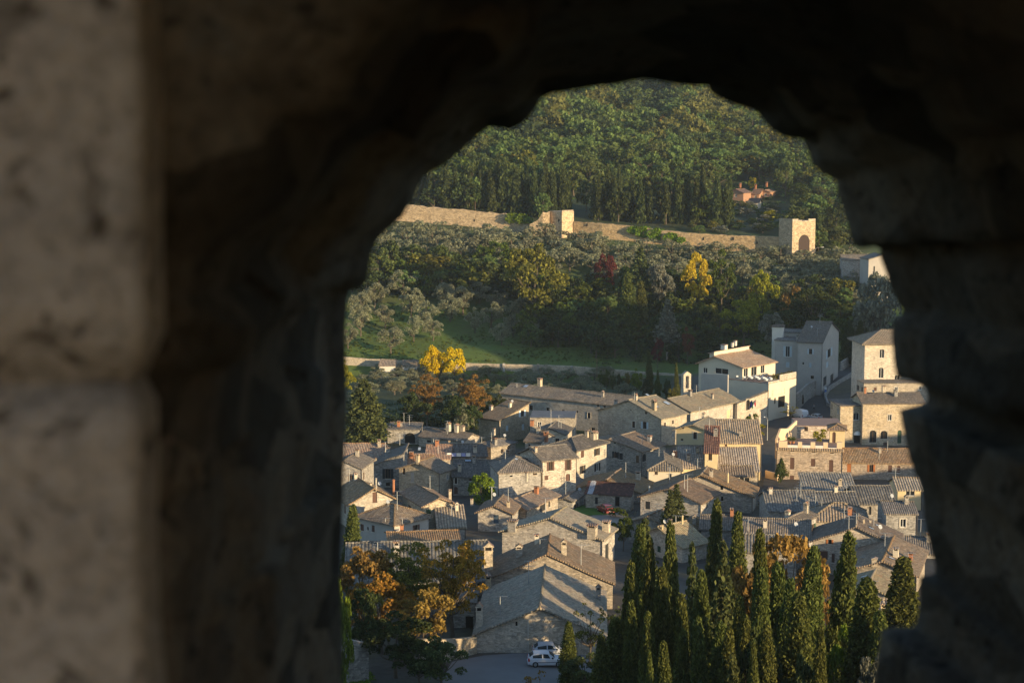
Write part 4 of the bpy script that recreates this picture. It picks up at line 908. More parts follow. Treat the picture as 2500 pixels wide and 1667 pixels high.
mb = MB(); q = [h15.loc(-.3,-.55,-.28), h15.loc(h15.lL+.3,-.55,-.28), h15.loc(h15.lL+.3,-.02,.02), h15.loc(-.3,-.02,.02)]
mb.poly(q); mb.poly([p+Vector((0,0,-.15)) for p in q][::-1])
for i in range(4): j = (i+1) % 4; mb.poly([q[j], q[i], q[i]+Vector((0,0,-.15)), q[j]+Vector((0,0,-.15))])
mb.build('cornice', M['coppi_strip'], h15.root)
tb = find('cream terrace building')
parapet(tb, 'R', [(1876,1903,0,.35),(1903.4,1944,0,1.5)], 'stone_pale', thick=.3)
rest = find('cream gabled restaurant')
mb = MB(); m_ = rest.rp*rest.lL; tz = rest.pitch*m_
mb.box(m_+.02, m_+.5, -.5, rest.lR+.3, tz-.1, tz+1.0, 0, fr=lambda x, y, z: rest.loc(x, y, z)); mb.build('clerestory', M['plaster_cream'], rest.root)
mb = MB(); mb.box(m_-.25, m_+1.7, -.8, rest.lR+.5, tz+1.0, tz+1.14, 0, fr=lambda x, y, z: rest.loc(x, y, z-max(0,(x-m_))*.3)); mb.build('roof', M['coppi_new'], rest.root); mb = MB(); mb.box(m_+.5, m_+1.5, -.3, rest.lR+.1, tz-.6, tz+.55, 0, fr=lambda x, y, z: rest.loc(x, y, z)); mb.build('clerestory_wall', M['plaster_cream'], rest.root)
wallrun('garden_wall', 'low cream terrace screen wall in front of the restaurant', [(1712,912,384),(1777,915,378)], .3, 'plaster_grey', rough=0)
wallrun('garden_wall', 'long stone garden wall below the meadow', [(800,868,486),(900,876,485),(1060,884,483),(1230,889,480),(1320,891,478),(1400,894,476),(1500,902,472),(1560,907,470),(1690,916,466)], .7, 'stone_warm', rough=.07)
for x, y0, Y in ((1230,887,479.4),(1314,889,477.4),(1396,893,475.4)):
    wallrun('wall_buttress', {1230:'leftmost dark pilaster on the long garden wall',1314:'middle dark pilaster on the long garden wall',1396:'rightmost dark pilaster on the long garden wall'}[x], [(x-3,y0,Y),(x+3,y0,Y)], .5, 'stone_grey', rough=0, group='pilasters on the garden wall')
Hs('shed', 'white garden shed with ribbed tile roof, the left of two at the wall', (964,892,478), 3, 926, 2.5, roof='R+', pitch=.5, wm='plaster_white', rm='coppi_strip', over=.2, group=None, cat='shed')
Hs('shed', 'white garden shed with ribbed tile roof beside the yellow trees', (1017,893,478), 3, 982, 2.5, roof='R+', pitch=.5, wm='plaster_white', rm='coppi_strip', over=.2, group=None, cat='shed')
wallrun('retaining_wall', 'curved stone retaining wall on the inner bend of the street', WB([(2114,899,1),(2062,930,1),(2026,952,1),(2016,970,1),(2024,994,1),(2066,1016,1)]), .5, 'stone_grey', rough=.03)
wallrun('retaining_wall', 'grey street wall climbing beyond the grey plastered house', WB([(2056,905,2.6),(2085,886,2.6),(2112,866,2.6)]), .5, 'stone_grey', rough=.03)
wallrun('retaining_wall', 'low stone wall with a doorway beside the garage', WB([(1946,1006,4.5),(1974,976,4.2),(2006,955,3.5)]), .5, 'stone_grey', rough=.03, holes=[(1960,975,5,22)])
zt = h15.ze+.05
wallrun('terrace_wall', 'curved peach coloured terrace wall left of the roof terrace', [(1897,1072,304),(1907,1046,306),(1924,1046,308),(1946,1026,313)], .35, 'plaster_pink', rough=0, base=zt-3)
wallrun('boundary_wall', 'low stone boundary wall with sunlit patches left of the arched barn', [(1030,1560,163),(1100,1560,166),(1164,1556,168.5)], .5, 'stone_warm', rough=.08)
wallrun('boundary_wall', 'grey stone wall in shade at the bottom left', [(800,1560,158),(850,1562,158),(900,1570,159)], .5, 'stone_grey', rough=.08)
wallrun('garden_wall', 'crumbling grey courtyard wall behind the archway building', [(945,1034,352),(980,1034,354),(983,1046,354),(1040,1040,356),(1100,1044,356)], .4, 'stone_grey', rough=.3)
wallrun('street_wall', 'pale wall beside the lane below the crenellated house', [(1868,1148,300),(1898,1156,296)], .3, 'plaster_pink', rough=0)
# bell gable
bg = thing('bell_gable', 'small stone bell gable standing beside the slim cypress', 'bell gable', (*P(1678,968,374)[:2], gz(*P(1678,968,374)[:2])))
b = Vector(bg.location); zt = P(1678,918,374).z-b.z; zm = P(1678,948,374).z-b.z; mb = MB()
mb.box(-1.0, 1.0, 0, 1.2, -1, zm); mb.box(-1.0, -.42, .1, 1.1, zm, zt); mb.box(.42, 1.0, .1, 1.1, zm, zt); mb.box(-1.0, 1.0, .1, 1.1, zt, zt+.35)
mb.poly([(-1.1,.1,zt+.35),(1.1,.1,zt+.35),(0,.1,zt+1.1)]); mb.poly([(1.1,1.1,zt+.35),(-1.1,1.1,zt+.35),(0,1.1,zt+1.1)]); mb.poly([(1.1,.1,zt+.35),(1.1,1.1,zt+.35),(0,1.1,zt+1.1),(0,.1,zt+1.1)]); mb.poly([(-1.1,1.1,zt+.35),(-1.1,.1,zt+.35),(0,.1,zt+1.1),(0,1.1,zt+1.1)])
mb.build('masonry', M['stone_warm'], bg); mb = MB(); mb.tube((0,.6,zm+.9), (0,.6,zm+1.6), .34, .16, 8); mb.build('bell', M['pipe'], bg); bg.rotation_euler.z = R(25)
# ------------------------------------------------------------------ trees and plants
RNG = np.random.default_rng(7)
def unit(n): v = RNG.normal(size=(n, 3)); return v/np.linalg.norm(v, axis=1)[:, None]
def quads(c, size, aspect=1.0, up=0.0):
    """leaf faces at the points c"""
    n = len(c); t = unit(n)
    if up: t[:, 2] = np.abs(t[:, 2])*(1-up)+up*1.2; t[:, :2] *= (1-up*.7); t /= np.linalg.norm(t, axis=1)[:, None]
    b = np.cross(t, unit(n)); b /= np.linalg.norm(b, axis=1)[:, None]+1e-9
    s = (size*(.6+.8*RNG.random(n)))[:, None]
    a = t*s*aspect; b = b*s
    return np.stack([c-a*.5-b*.12, c+b*.5, c+a*.5+b*.1, c-b*.5], 1).reshape(-1, 3)
def leafmesh(name, V, mats, extra=None):
    """V: (4n,3) quads; extra: MB with a trunk in slot 1"""
    n = len(V)//4; me = bpy.data.meshes.new(name)
    if extra is not None and extra.v:
        ev = np.array(extra.v, 'f'); k = len(V)
        faces = [tuple(range(4*i, 4*i+4)) for i in range(n)]+[tuple(k+j for j in f) for f in extra.f]
        me.from_pydata(np.vstack([V, ev]).tolist(), [], faces); mi = [0]*n+[1]*len(extra.f)
        for m in mats: me.materials.append(m)
        me.polygons.foreach_set('material_index', mi)
    else:
        me.vertices.add(4*n); me.vertices.foreach_set('co', V.astype('f').ravel()); me.loops.add(4*n); me.loops.foreach_set('vertex_index', np.arange(4*n, dtype='i'))
        me.polygons.add(n); me.polygons.foreach_set('loop_start', np.arange(0, 4*n, 4, dtype='i')); me.polygons.foreach_set('loop_total', np.full(n, 4, 'i')); me.materials.append(mats[0])
    me.update(calc_edges=True); return me
def clumps(K, Rx, Rz, z0, z1, rmin, rmax, shell=(.5, .95), lobes=0.):
    d = unit(K); r = (shell[0]+(shell[1]-shell[0])*RNG.random(K))[:, None]
    c = d*r; zz = (c[:, 2]+1)/2; c = np.stack([c[:, 0]*Rx, c[:, 1]*Rx, z0+(z1-z0)*zz], 1)
    return c, (rmin+(rmax-rmin)*RNG.random(K))*Rx
def fill(c, r, per, squash=.85, inner=.55):
    out = []
    for p, q in zip(c, r):
        n = max(6, int(per*(q*q)/np.mean(r*r))); d = unit(n); d[:, 2] = np.where(d[:, 2] < -.3, -d[:, 2], d[:, 2])
        out.append(p+d*(q*(inner+(1.08-inner)*RNG.random(n)**.5))[:, None]*np.array([1, 1, squash]))
    return np.vstack(out)
def limbs(H, r, cs, m=0, z0=.25, n=8, seg=1):
    mb = MB(); mb.tube((0,0,-.6), (.02*H,0,H*z0), r, r*.75, 7, m); top = Vector((.02*H, 0, H*z0)); mb.tube(top, (0,.02*H,H*.72), r*.72, r*.2, 6, m)
    for p in cs[:n]:
        p = Vector(p); k = min(.9, max(.05, (p.z/H-z0)*.5)); s = top.lerp(Vector((0,.02*H,H*.72)), k); q = s.lerp(p, .5)+Vector((0,0,-.03*H)); mb.tube(s, q, r*.42, r*.26, 5, m); mb.tube(q, p, r*.26, r*.06, 5, m)
    return mb
PROTO = {}
def proto(key, W0, H0, V, trunk):
    W0 = float(np.percentile(np.hypot(V[:, 0], V[:, 1]), 93))*2; H0 = float(np.percentile(V[:, 2], 99.5))
    PROTO.setdefault(key, []).append((W0, H0, V, trunk))
def mk_broad(key, W0, H0, K, n, leaf, z0=.22, rr=(.24, .42), tr=.16, shell=(.45, .9), sq=.85, cop=3, nl=10):
    for _ in range(cop):
        c, r = clumps(K, W0/2, 0, H0*z0, H0*.93, rr[0], rr[1], shell); zr = (c[:, 2]/H0)
        f = np.clip(1.15-np.abs(zr-.55)*1.0, .55, 1); c[:, :2] *= f[:, None]
        V = quads(fill(c, r*.8, n/K, sq), leaf); proto(key, W0, H0, V, limbs(H0, W0*tr*.2, c, n=nl, z0=z0*.9))
def mk_cypress(key, W0, H0, tufts, per, leaf, cop=3, ragged=.12, z0=.03):
    for _ in range(cop):
        t = RNG.random(tufts)**.85; ang = RNG.random(tufts)*2*np.pi
        lob = 1+ragged*np.sin(ang*3+t*9)+ragged*RNG.normal(size=tufts)
        prof = np.minimum(1, (t/.12+.25))*np.clip((1-t), 0, 1)**.84*np.where(t < .35, .86+.4*t, 1.0); rad = W0/2*prof*lob*(.72+.28*RNG.random(tufts))
        c = np.stack([np.cos(ang)*rad, np.sin(ang)*rad, H0*(z0+(1-z0)*t)], 1); pts = []
        for p, tt in zip(c, t):
            m = per; d = unit(m)*np.array([.14*W0, .14*W0, .28*W0]); pts.append(p+d*(RNG.random(m)**.4)[:, None])
        V = quads(np.vstack(pts), leaf, 2.2, .55); mb = MB(); mb.tube((0,0,-.5), (0,0,H0*.85), W0*.07, .02, 6); proto(key, W0, H0, V, mb)
def mk_conifer(key, W0, H0, layers, n, leaf, cop=2, droop=.25, p=.9, z0=.10):
    for _ in range(cop):
        pts = []; mb = MB(); mb.tube((0,0,-.5), (0,0,H0*.96), W0*.035, .02, 6)
        for k in range(layers):
            z = H0*(z0+(.98-z0)*k/layers); rad = W0/2*(1-(k/layers)**p)*(1-.25*(k < 2))+.15; nb = max(4, int(9*(1-k/layers))+4)
            for b in range(nb):
                a = 2*np.pi*(b+RNG.random())/nb; L = rad*(.75+.35*RNG.random()); m = max(5, int(n/layers/nb*(.4+1.2*rad/(W0/2))))
                s = RNG.random(m)**.7; wd = .16*L+.08; q = np.stack([np.cos(a)*L*s, np.sin(a)*L*s, z-droop*L*s**1.6+.05*H0*(RNG.random(m)-.5)*.5], 1)
                q += RNG.normal(size=(m, 3))*np.array([wd, wd, wd*.4])*.6; pts.append(q)
                mb.tube((0,0,z), (np.cos(a)*L*.9, np.sin(a)*L*.9, z-droop*L*.8), W0*.008, .008, 3)
        proto(key, W0, H0, quads(np.vstack(pts), leaf, 1.5), mb)
mk_cypress('cypress', 3.2, 17, 520, 40, .16, 5, .16)
mk_cypress('cypress_far', 3.6, 15, 110, 14, .55, 3)
mk_broad('olive', 6.5, 6.5, 26, 3000, .26, .10, (.24,.42), .2, cop=4)
mk_broad('olive_far', 7, 6.5, 13, 800, .42, .2, (.28,.44), .2, cop=4, nl=5)
mk_broad('broad', 9, 11, 34, 5200, .34, .18, (.20,.36), cop=3)
mk_broad('broad_far', 10, 11, 18, 900, .75, .12, (.26,.44), cop=5, nl=5)
mk_broad('open', 10, 11, 95, 9000, .22, .20, (.13,.24), .16, (.3,1.0), .6, 3, 26)
mk_broad('sparse', 6, 7, 22, 800, .20, .25, (.14,.26), .14, (.6,1.0), .7, 2, 22)
mk_broad('shrub', 3, 2.6, 14, 1100, .20, .02, (.3,.5), .1, cop=3, nl=3)
mk_broad('ball', 5, 5, 44, 4600, .22, .0, (.22,.36), .10, (.55,.85), .95, 2)
mk_conifer('conifer', 7, 14, 17, 5200, .32)
mk_cypress('cypress_bare', 3.2, 17, 380, 24, .26, 2, .12, .27); mk_conifer('conifer_bare', 6, 14, 14, 4200, .32, 1, .25, .9, .34)
mk_conifer('spruce', 7, 12, 16, 8000, .3, 2, .2, 1.7)
mk_broad('pine_far', 10, 11, 12, 800, .7, .62, (.26,.40), .14, cop=2, sq=.6, nl=6)
LEAF = {
 'cypress': leaf('cypress_leaf', (.062,.078,.024), (.125,.135,.036)), 'cypress_far': leaf('far_cypress_leaf', (.042,.058,.024), (.078,.092,.034)),
 'olive': leaf('olive_leaf', (.17,.18,.115), (.28,.28,.18), .35, .4), 'green': leaf('green_leaf', (.055,.075,.018), (.10,.125,.025)), 'dark': leaf('dark_leaf', (.036,.050,.020), (.068,.086,.030)),
 'bright': leaf('bright_leaf', (.10,.16,.02), (.17,.24,.03)), 'yellow': leaf('yellow_leaf', (.55,.42,.012), (.72,.58,.02), .3), 'golden': leaf('golden_leaf', (.36,.25,.025), (.54,.38,.035)),
 'orange': leaf('orange_leaf', (.18,.11,.035), (.28,.17,.05)), 'red': leaf('red_leaf', (.10,.035,.025), (.16,.06,.04)), 'olive_green': leaf('olive_green_leaf', (.10,.10,.025), (.18,.17,.035)),
 'autumn': leaf('mixed_autumn_leaf', (.19,.13,.024), (.34,.18,.036)), 'grey': leaf('grey_leaf', (.13,.14,.11), (.22,.22,.17)), 'pine': leaf('pine_needle', (.062,.078,.032), (.11,.125,.045)),
 'wood': leaf('hill_wood_leaf', (.085,.125,.042), (.135,.18,.058), .4, .4, .45), 'brown': leaf('brown_leaf', (.15,.10,.055), (.22,.14,.07)), 'yg': leaf('yellow_green_leaf', (.16,.17,.02), (.30,.28,.03)),
}
MESH = {}
def tree_meshes(key, i, lf):
    k = (key, i % len(PROTO[key]), lf)
    if k not in MESH:
        W0, H0, V, tr = PROTO[key][k[1]]
        far = key.endswith('_far'); pale = lf in ('white_trunk',)
        if far: MESH[k] = (leafmesh('tree', V, [LEAF[lf], M['bark']], tr), None)
        else:
            tm = bpy.data.meshes.new('trunk'); tm.from_pydata(tr.v, [], tr.f); tm.materials.append(M['bark_pale' if key.endswith('_bare') else 'bark']); tm.update()
            MESH[k] = (leafmesh('crown', V, [LEAF[lf]]), tm)
    return MESH[k], PROTO[key][k[1]][:2]
TCOUNT = [0]
def tree(key, lf, x, y, H, Wd, name, label, cat='tree', group=None, zb=None, rz=None):
    TCOUNT[0] += 1; i = TCOUNT[0]; (cm, tm), (W0, H0) = tree_meshes(key, i, lf)
    z = gz(x, y) if zb is None else zb; rz = (i*2.39996) % 6.283 if rz is None else rz; s = (Wd/W0, Wd/W0, H/H0)
    if tm is None:
        o = bpy.data.objects.new(name, cm); COL.objects.link(o); o.location = (x, y, z-.2); o.rotation_euler = (0, 0, rz); o.scale = s; return tag(o, label, cat, group)
    r = thing(name, label, cat, (x, y, z), rz, group); r.scale = s
    if key.startswith('cypress'): r.rotation_euler = (R(2.2)*math.sin(i*1.7), R(2.2)*math.cos(i*2.3), rz)
    a = bpy.data.objects.new('trunk', tm); b = bpy.data.objects.new('crown', cm)
    for o in (a, b): COL.objects.link(o); o.parent = r
    return r
def T(key, lf, px, yt, Y, wpx, name, label, cat='tree', group=None):
    p = P(px, yt, Y); z = gz(p.x, p.y); return tree(key, lf, p.x, p.y, max(p.z-z, 1), wpx*Y/F, name, label, cat, group)
def TB(key, lf, px, yb, yt, wpx, name, label, cat='tree', group=None):
    g = gp(px, yb); p = P(px, yt, g.y); return tree(key, lf, g.x, g.y, max(p.z-g.z, .8), wpx*g.y/F, name, label, cat, group)
GC_ = 'cypresses in the garden at the lower right'
for px, yt, Y, wp, lab in [
 (1546,1292,158,40,'slim cypress nearest the right corner of the tall stone house'),(1583,1328,156,30,'narrow cypress just right of the first tall one by the stone house'),(1645,1296,154,36,'tall pointed cypress standing alone in front of the lit roof side'),
 (1737,1234,158,34,'tallest cypress, its tip reaching the foot of the lane house'),(1800,1258,157,36,'very tall cypress left of the big orange tree'),(1872,1308,156,38,'pointed cypress rising out of the orange tree'),
 (1970,1350,150,52,'broad dark cypress right of the orange tree'),(2046,1314,152,54,'tall cypress in front of the red shuttered house'),(2112,1426,142,70,'wide twin tipped cypress before the striped roof'),(2200,1373,150,66,'last tall cypress by the right edge of the opening'),
 (1615,1402,148,40,'dull green cypress left of the alone standing pointed one'),(1712,1410,146,42,'cypress in front of the dull feathery cedar'),(1858,1402,146,46,'olive toned cypress in front of the orange tree'),(1922,1386,147,50,'dark broad cypress in front of the orange crown, right half'),
 (1957,1462,138,58,'big foreground cypress left of the bright green tree'),(1910,1424,142,40,'clumpy cypress between the olive toned and the dark broad one'),(1505,1514,150,48,'thick cypress at the barn, left end of the cypress garden'),(1544,1482,146,34,'short cypress beside the one at the barn'),
 (1528,1388,154,34,'cypress pressed against the tall stone house, low tip'),(1389,1523,157,27,'dark cypress in front of the parked white car'),(1848,1580,128,24,'little pale cypress at the bottom edge'),(1596,1596,136,20,'smallest cypress among the bare twigs at the bottom'),
 (1566,1400,150,32,'cypress hidden half behind the narrow one by the stone house'),(1804,1468,142,36,'thin cypress left of the olive toned one'),(2004,1530,134,28,'thin cypress left of the bright green tree'),(1680,1462,145,38,'cypress right of the alone standing pointed one, lower'),(1754,1530,138,44,'low cypress in front of the dull feathery cedar')]:
    T('cypress', 'cypress', px, yt, Y*(.80 if Y < 156.5 and px < 2150 and px > 1450 else .99), wp*1.72, 'cypress_tree', lab, 'cypress', GC_)
for px, yt, Y, wp, lab in [(858,1238,196,42,'dark cypress by the left edge beside the hip roof'),(1588,862,440,14,'slim cypress in the garden by the convent'),(1655,890,400,12,'slim cypress beside the bell gable'),(1912,1094,300,22,'dark cypress left of the crenellated house'),
   (1537,668,512,34,'tall narrow cypress with a bare white trunk at the meadow edge'),(1566,690,514,32,'second narrow cypress at the meadow edge, right of the white trunk'),(1608,905,425,9,'tiny cypress right of the round bright bush')]:
    T('cypress_bare' if 500 < Y < 513 else 'cypress', 'cypress', px, yt, Y, wp*1.25, 'cypress_tree', lab, 'cypress')
for i, (px, yt, Y, wp) in enumerate([(1470,1560,146,40),(1655,1545,138,42),(1590,1500,142,40),(1720,1520,136,40),(1780,1540,134,40),(1830,1510,140,44),(1885,1530,134,44),(1625,1570,132,40),(2150,1500,140,56)]):
    T('cypress', 'cypress', px, yt, Y*.8, wp*1.5, 'cypress_tree', 'low young cypress filling the gaps at the foot of the cypress garden', 'cypress', 'young cypresses at the foot of the garden')
# other trees in front
for key, lf, px, yt, Y, wp, nm, lab, cat in [
 ('broad','orange',880,1338,178,160,'autumn_tree','reddish orange autumn tree at the left edge in front of the long tile roof','tree'),('open','olive_green',1000,1332,178,170,'autumn_tree','yellowing open crowned tree in the middle of the long tile roof','tree'),
 ('open','autumn',1105,1322,176,170,'autumn_tree','rusty brown open autumn tree beside the gabled chimney','tree'),('broad','orange',1030,1440,166,150,'autumn_tree','orange autumn tree low before the dark bush','tree'),('broad','autumn',930,1410,170,170,'autumn_tree','brownish autumn tree above the dark bush at left','tree'),
 ('broad','dark',965,1490,160,170,'dark_bush','large dark evergreen bush left of the boundary wall','bush'),('broad','dark',885,1440,164,110,'dark_bush','dark evergreen bush under the reddish autumn tree','bush'),('broad','pine',1080,1560,154,130,'grey_bush','dusty grey green bush before the boundary wall','bush'),('broad','dark',1020,1565,155,120,'dark_bush','dark shrub at the bottom beside the dusty bush','bush'),
 ('ball','bright',828,1424,152,60,'bright_tree','bright lime green tree cut by the left edge','tree'),('conifer','pine',1575,1270,176,96,'pine_tree','dark feathery pine behind the slim cypresses','pine'),('conifer','pine',1765,1326,160,120,'cedar_tree','tall dull green cedar in the cypress garden','cedar'),('conifer','pine',1690,1330,164,70,'cedar_tree','thin cedar before the lit roofed house','cedar'),
 ('broad','orange',1915,1306,176,240,'orange_tree','big orange autumn tree behind the cypresses','tree'),('broad','orange',1848,1322,174,120,'orange_tree','orange autumn tree left of the pointed cypress','tree'),('open','orange',2012,1420,158,70,'orange_tree','small orange tree between the dark cypresses','tree'),('sparse','olive_green',1440,1478,164,90,'young_tree','thin half bare tree in front of the barn roof','tree'),
 ('broad','bright',2068,1536,140,100,'bright_tree','bright green tree at the lower right','tree'),('broad','dark',1850,1540,132,120,'dark_bush','dark green shrub mass under the olive toned cypress','bush'),('broad','grey',2130,1600,132,90,'grey_bush','grey green shrub at the lower right under the twin cypress','bush'),('sparse','brown',1650,1610,140,130,'bare_bush','pinkish bare twiggy bush at the bottom','bush'),('conifer','pine',1790,1596,128,80,'young_pine','young pine at the bottom edge','pine'),('broad','pine',1430,1600,150,110,'green_bush','low green bush at the barn corner','bush'),('broad','dark',1700,1560,136,100,'dark_bush','dark shrub between the bare bush and the young pine','bush'),('broad','pine',1950,1600,130,90,'green_bush','dull green shrub under the thin cypress at right','bush'),('sparse','orange',1300,1640,140,120,'dry_bush','dry rusty twigs at the bottom of the parking area','bush'),
 # in the town
 ('conifer','pine',1652,1183,232,64,'double_conifer','dark conifer in the courtyard of the shaded house, right tip','conifer'),('conifer','pine',1636,1196,230,56,'double_conifer','dark conifer in the courtyard of the shaded house, left tip','conifer'),
 ('ball','bright',1175,1158,262,62,'round_bush','round bright green bush in the middle of the town','bush'),('broad','green',1522,1252,226,50,'green_bush','green bush right of the two square chimneys','bush'),('shrub','green',1502,1240,255,40,'hedge_bush','low hedge bush beside the red car','bush'),('sparse','grey',1540,1246,236,60,'grey_shrub','silvery flowering shrub before the shaded house','bush'),
 ('spruce','pine',888,928,345,100,'spruce_tree','large dark green spruce at the left edge of the town','spruce'),('broad','yg',838,880,420,60,'yellowish_tree','yellowish tree cut by the left edge below the garden wall','tree'),
 ('open','orange',1042,914,372,78,'orange_tree','orange autumn tree in the dark garden, left one','tree'),('open','orange',1155,918,374,84,'orange_tree','orange brown autumn tree left of the convent wing','tree'),('broad','dark',1010,960,362,80,'dark_tree','dark tree left under the orange one in the garden','tree'),('broad','dark',1100,965,366,90,'dark_tree','dark tree between the two orange ones','tree'),('broad','dark',1200,950,384,70,'dark_tree','dark tree against the left end of the convent wing','tree'),('broad','dark',1130,985,352,90,'dark_tree','dark tree at the end of the hedge','tree'),('olive','olive',1130,985,350,50,'olive_tree','olive tree under the orange brown tree','olive tree'),
 ('broad','yg',1812,1025,352,110,'yellow_bush','yellow green bushy tree below the arched portal','tree'),('sparse','golden',1929,990,388,44,'young_tree','thin golden tree beside the white van','tree'),('shrub','green',1838,1010,372,30,'green_bush','green bush right of the arched doorway','bush'),('broad','bright',1555,900,428,30,'round_bush','bright round bush in the convent garden','bush'),('broad','green',1480,902,440,18,'green_bush','small green conical bush in the convent garden','bush'),('shrub','dark',1905,1122,292,30,'dark_bush','dark bush at the foot of the dark cypress','bush'),('shrub','dark',1378,1070,330,24,'ivy_bush','dark bush on the roof edge below the convent','bush'),('shrub','olive_green',2000,1375,196,44,'green_bush','scrubby bush under the red brown window','bush'),
 # meadow side and slopes
 ('ball','yellow',1055,846,474,54,'yellow_tree','bright yellow tree at the garden wall, left one','tree'),('ball','yellow',1108,850,474,58,'yellow_tree','bright yellow round tree at the garden wall, right one','tree'),
 ('broad','olive_green',1308,600,528,150,'tall_green_tree','tall spreading yellow green tree with a clear trunk above the meadow','tree'),('broad','red',1481,622,556,52,'red_tree','dark red tree in the wood above the meadow','tree'),('conifer','pine',1562,606,540,90,'fir_tree','tall dark fir above the white trunked cypress','fir'),('broad','grey',1618,640,536,70,'holm_oak','round grey olive coloured oak right of the fir','oak'),
 ('broad','golden',1698,618,538,70,'golden_tree','tall golden orange tree left of the green twin','tree'),('broad','green',1763,612,540,72,'green_tree','tall green tree right of the golden one','tree'),('broad','yg',1862,662,520,70,'round_tree','round yellow green tree above the grey plastered house','tree'),('broad','yg',1815,732,500,110,'yellow_tree','wide yellow green tree low above the restaurant','tree'),('conifer_bare','grey',1630,732,490,54,'silver_fir','slender grey green fir with a bare trunk','fir'),
 ('ball','grey',2150,672,470,120,'grey_tree','large round grey green tree at the right edge','tree'),('shrub','orange',1935,700,520,50,'orange_bush','orange bush right of the round yellow green tree','bush'),('broad','red',1680,800,480,34,'red_bush','red bush behind the restaurant','bush'),('broad','red',1605,826,478,30,'red_bush','dull red bush left of the slender fir','bush'),('broad','dark',1985,700,505,110,'dark_tree','dark tree above the tall grey house','tree'),('broad','green',2030,760,480,80,'green_tree','green tree right of the tall grey house','tree'),('cypress','dark',2075,790,462,40,'dark_cypress','dark cypress hedge tree left of the tower house','cypress'),('cypress','dark',2098,785,458,30,'dark_cypress','slimmer dark cypress hedge tree nearest the tower house','cypress'),('broad','dark',1905,740,490,90,'dark_tree','dark tree above the white turret','tree'),('broad','grey',1890,765,484,70,'olive_tree','grey olive above the white turret','tree')]:
    T(key, lf, px, yt, Y*(.83 if Y < 178 and px > 1480 and yt > 1300 and px != 1575 else 1), wp, nm, lab, cat)
# meadow olives, each by the foot of its trunk
for i, (px, yb, yt, wp) in enumerate([(955,862,800,62),(1057,832,775,50),(1160,814,752,46),(1225,844,790,52),(880,820,740,56),(1005,775,705,62),(1040,800,735,60),(915,755,690,60),(880,785,715,62),(985,730,660,70),(1100,788,720,58),(1130,765,700,64),(1085,750,690,56),(1200,800,738,54),(1252,820,768,50),(1290,832,780,44),(1345,805,765,42),(1280,775,722,56),(1215,760,710,60),(1170,740,688,60),(860,715,640,60),(905,690,640,56),(1330,770,718,50),(1390,790,745,48),(1300,745,705,50),(1400,760,705,50),(1250,782,735,52),(940,800,745,50),(1010,835,770,50),(850,850,790,50)]):
    TB('olive', 'olive', px, yb, yt, wp, 'olive_tree', ['grey green olive tree standing at the top edge of the green meadow','grey green olive tree on the slope above the meadow'][1 if yb < 790 else 0], 'olive tree', ['olives at the edge of the meadow','olives on the slope above the meadow'][1 if yb < 790 else 0])
rs = random.Random(3)
# olives in the convent garden and the grove under the old wall
def grove(n, x0, x1, fy, key, lf, wrange, hr, lab, grp, mind, nm='olive_tree', cat='olive tree', tries=4000):
    done = []
    for _ in range(tries):
        if len(done) >= n: break
        px = rs.uniform(x0, x1); a, b = fy(px); yb = rs.uniform(a, b)
        if grp.startswith(('trees of', 'broad', 'umb')) and 1762 < px < 1915 and 446 < yb < 545: continue
        if grp.startswith('dark trees right') and yb > 722 and (1503 < px < 1602 or 1610 < px < 1650 or 1668 < px < 1800) and rs.random() < .85: continue
        g = gp(px, yb)
        if any((g.x-q[0])**2+(g.y-q[1])**2 < mind**2 for q in done): continue
        done.append((g.x, g.y)); k = rs.uniform(.85, 1.2)
        tree(key, lf if isinstance(lf, str) else rs.choice(lf), g.x, g.y, rs.uniform(*hr)*k, rs.uniform(*wrange)*k, nm, lab, cat, grp)
    return done
grove(62, 880, 1560, lambda x: (918, 972), 'olive', 'olive', (4.2, 6), (3.0, 3.9), 'grey olive tree in the garden below the long garden wall', 'olives below the garden wall', 3.4)
grove(80, 885, 1460, lambda x: (574+(x-885)*.045, 672), 'olive_far', 'olive', (7, 9.5), (6, 7.5), 'silvery olive tree in the grove under the left part of the old wall', 'olives under the left part of the old wall', 5.2)
grove(140, 1460, 2130, lambda x: (612+(x-1460)*.055, 700+max(0, x-1700)*.15), 'olive_far', 'olive', (6.5, 9), (5, 6.2), 'silvery olive tree in the grove below the gate tower', 'olives below the gate tower', 4.8)
# wood belt between grove and meadow
grove(46, 890, 1290, lambda x: (660, 735), 'broad_far', ['dark','olive_green','green','wood','dark','olive_green','green'], (7, 11), (6, 10), 'bushy mixed tree in the wood above the meadow olives', 'trees in the wood above the meadow', 4.5, 'broadleaf_tree', 'tree')
grove(84, 1270, 1740, lambda x: (718, 850 if x < 1440 else 888), 'broad_far', ['dark','dark','dark','green','wood'], (6, 10), (6, 11), 'dark green tree in the wood right of the meadow', 'dark trees right of the meadow', 4.5, 'broadleaf_tree', 'tree')
grove(50, 1660, 2140, lambda x: (720, 838), 'broad_far', ['dark','green','wood','dark','olive_green'], (6, 10), (5, 9), 'green tree in the wood behind the restaurant and grey house', 'trees behind the restaurant', 4.5, 'broadleaf_tree', 'tree')
# trees just behind the old wall
grove(76, 985, 1780, lambda x: (496+(x-1000)*.065, 516+(x-1000)*.055), 'cypress_far', 'cypress_far', (2.6, 4.2), (12, 20), 'tall dark cypress in the row behind the old wall', 'cypresses behind the old wall', 2.2, 'cypress_tree', 'cypress')
grove(20, 960, 1740, lambda x: (488+(x-1000)*.065, 520+(x-1000)*.055), 'broad_far', ['wood','dark','green','dark','pine'], (7, 11), (9, 14), 'dark broad tree among the cypresses behind the old wall', 'broad trees behind the old wall', 5, 'broadleaf_tree', 'tree')
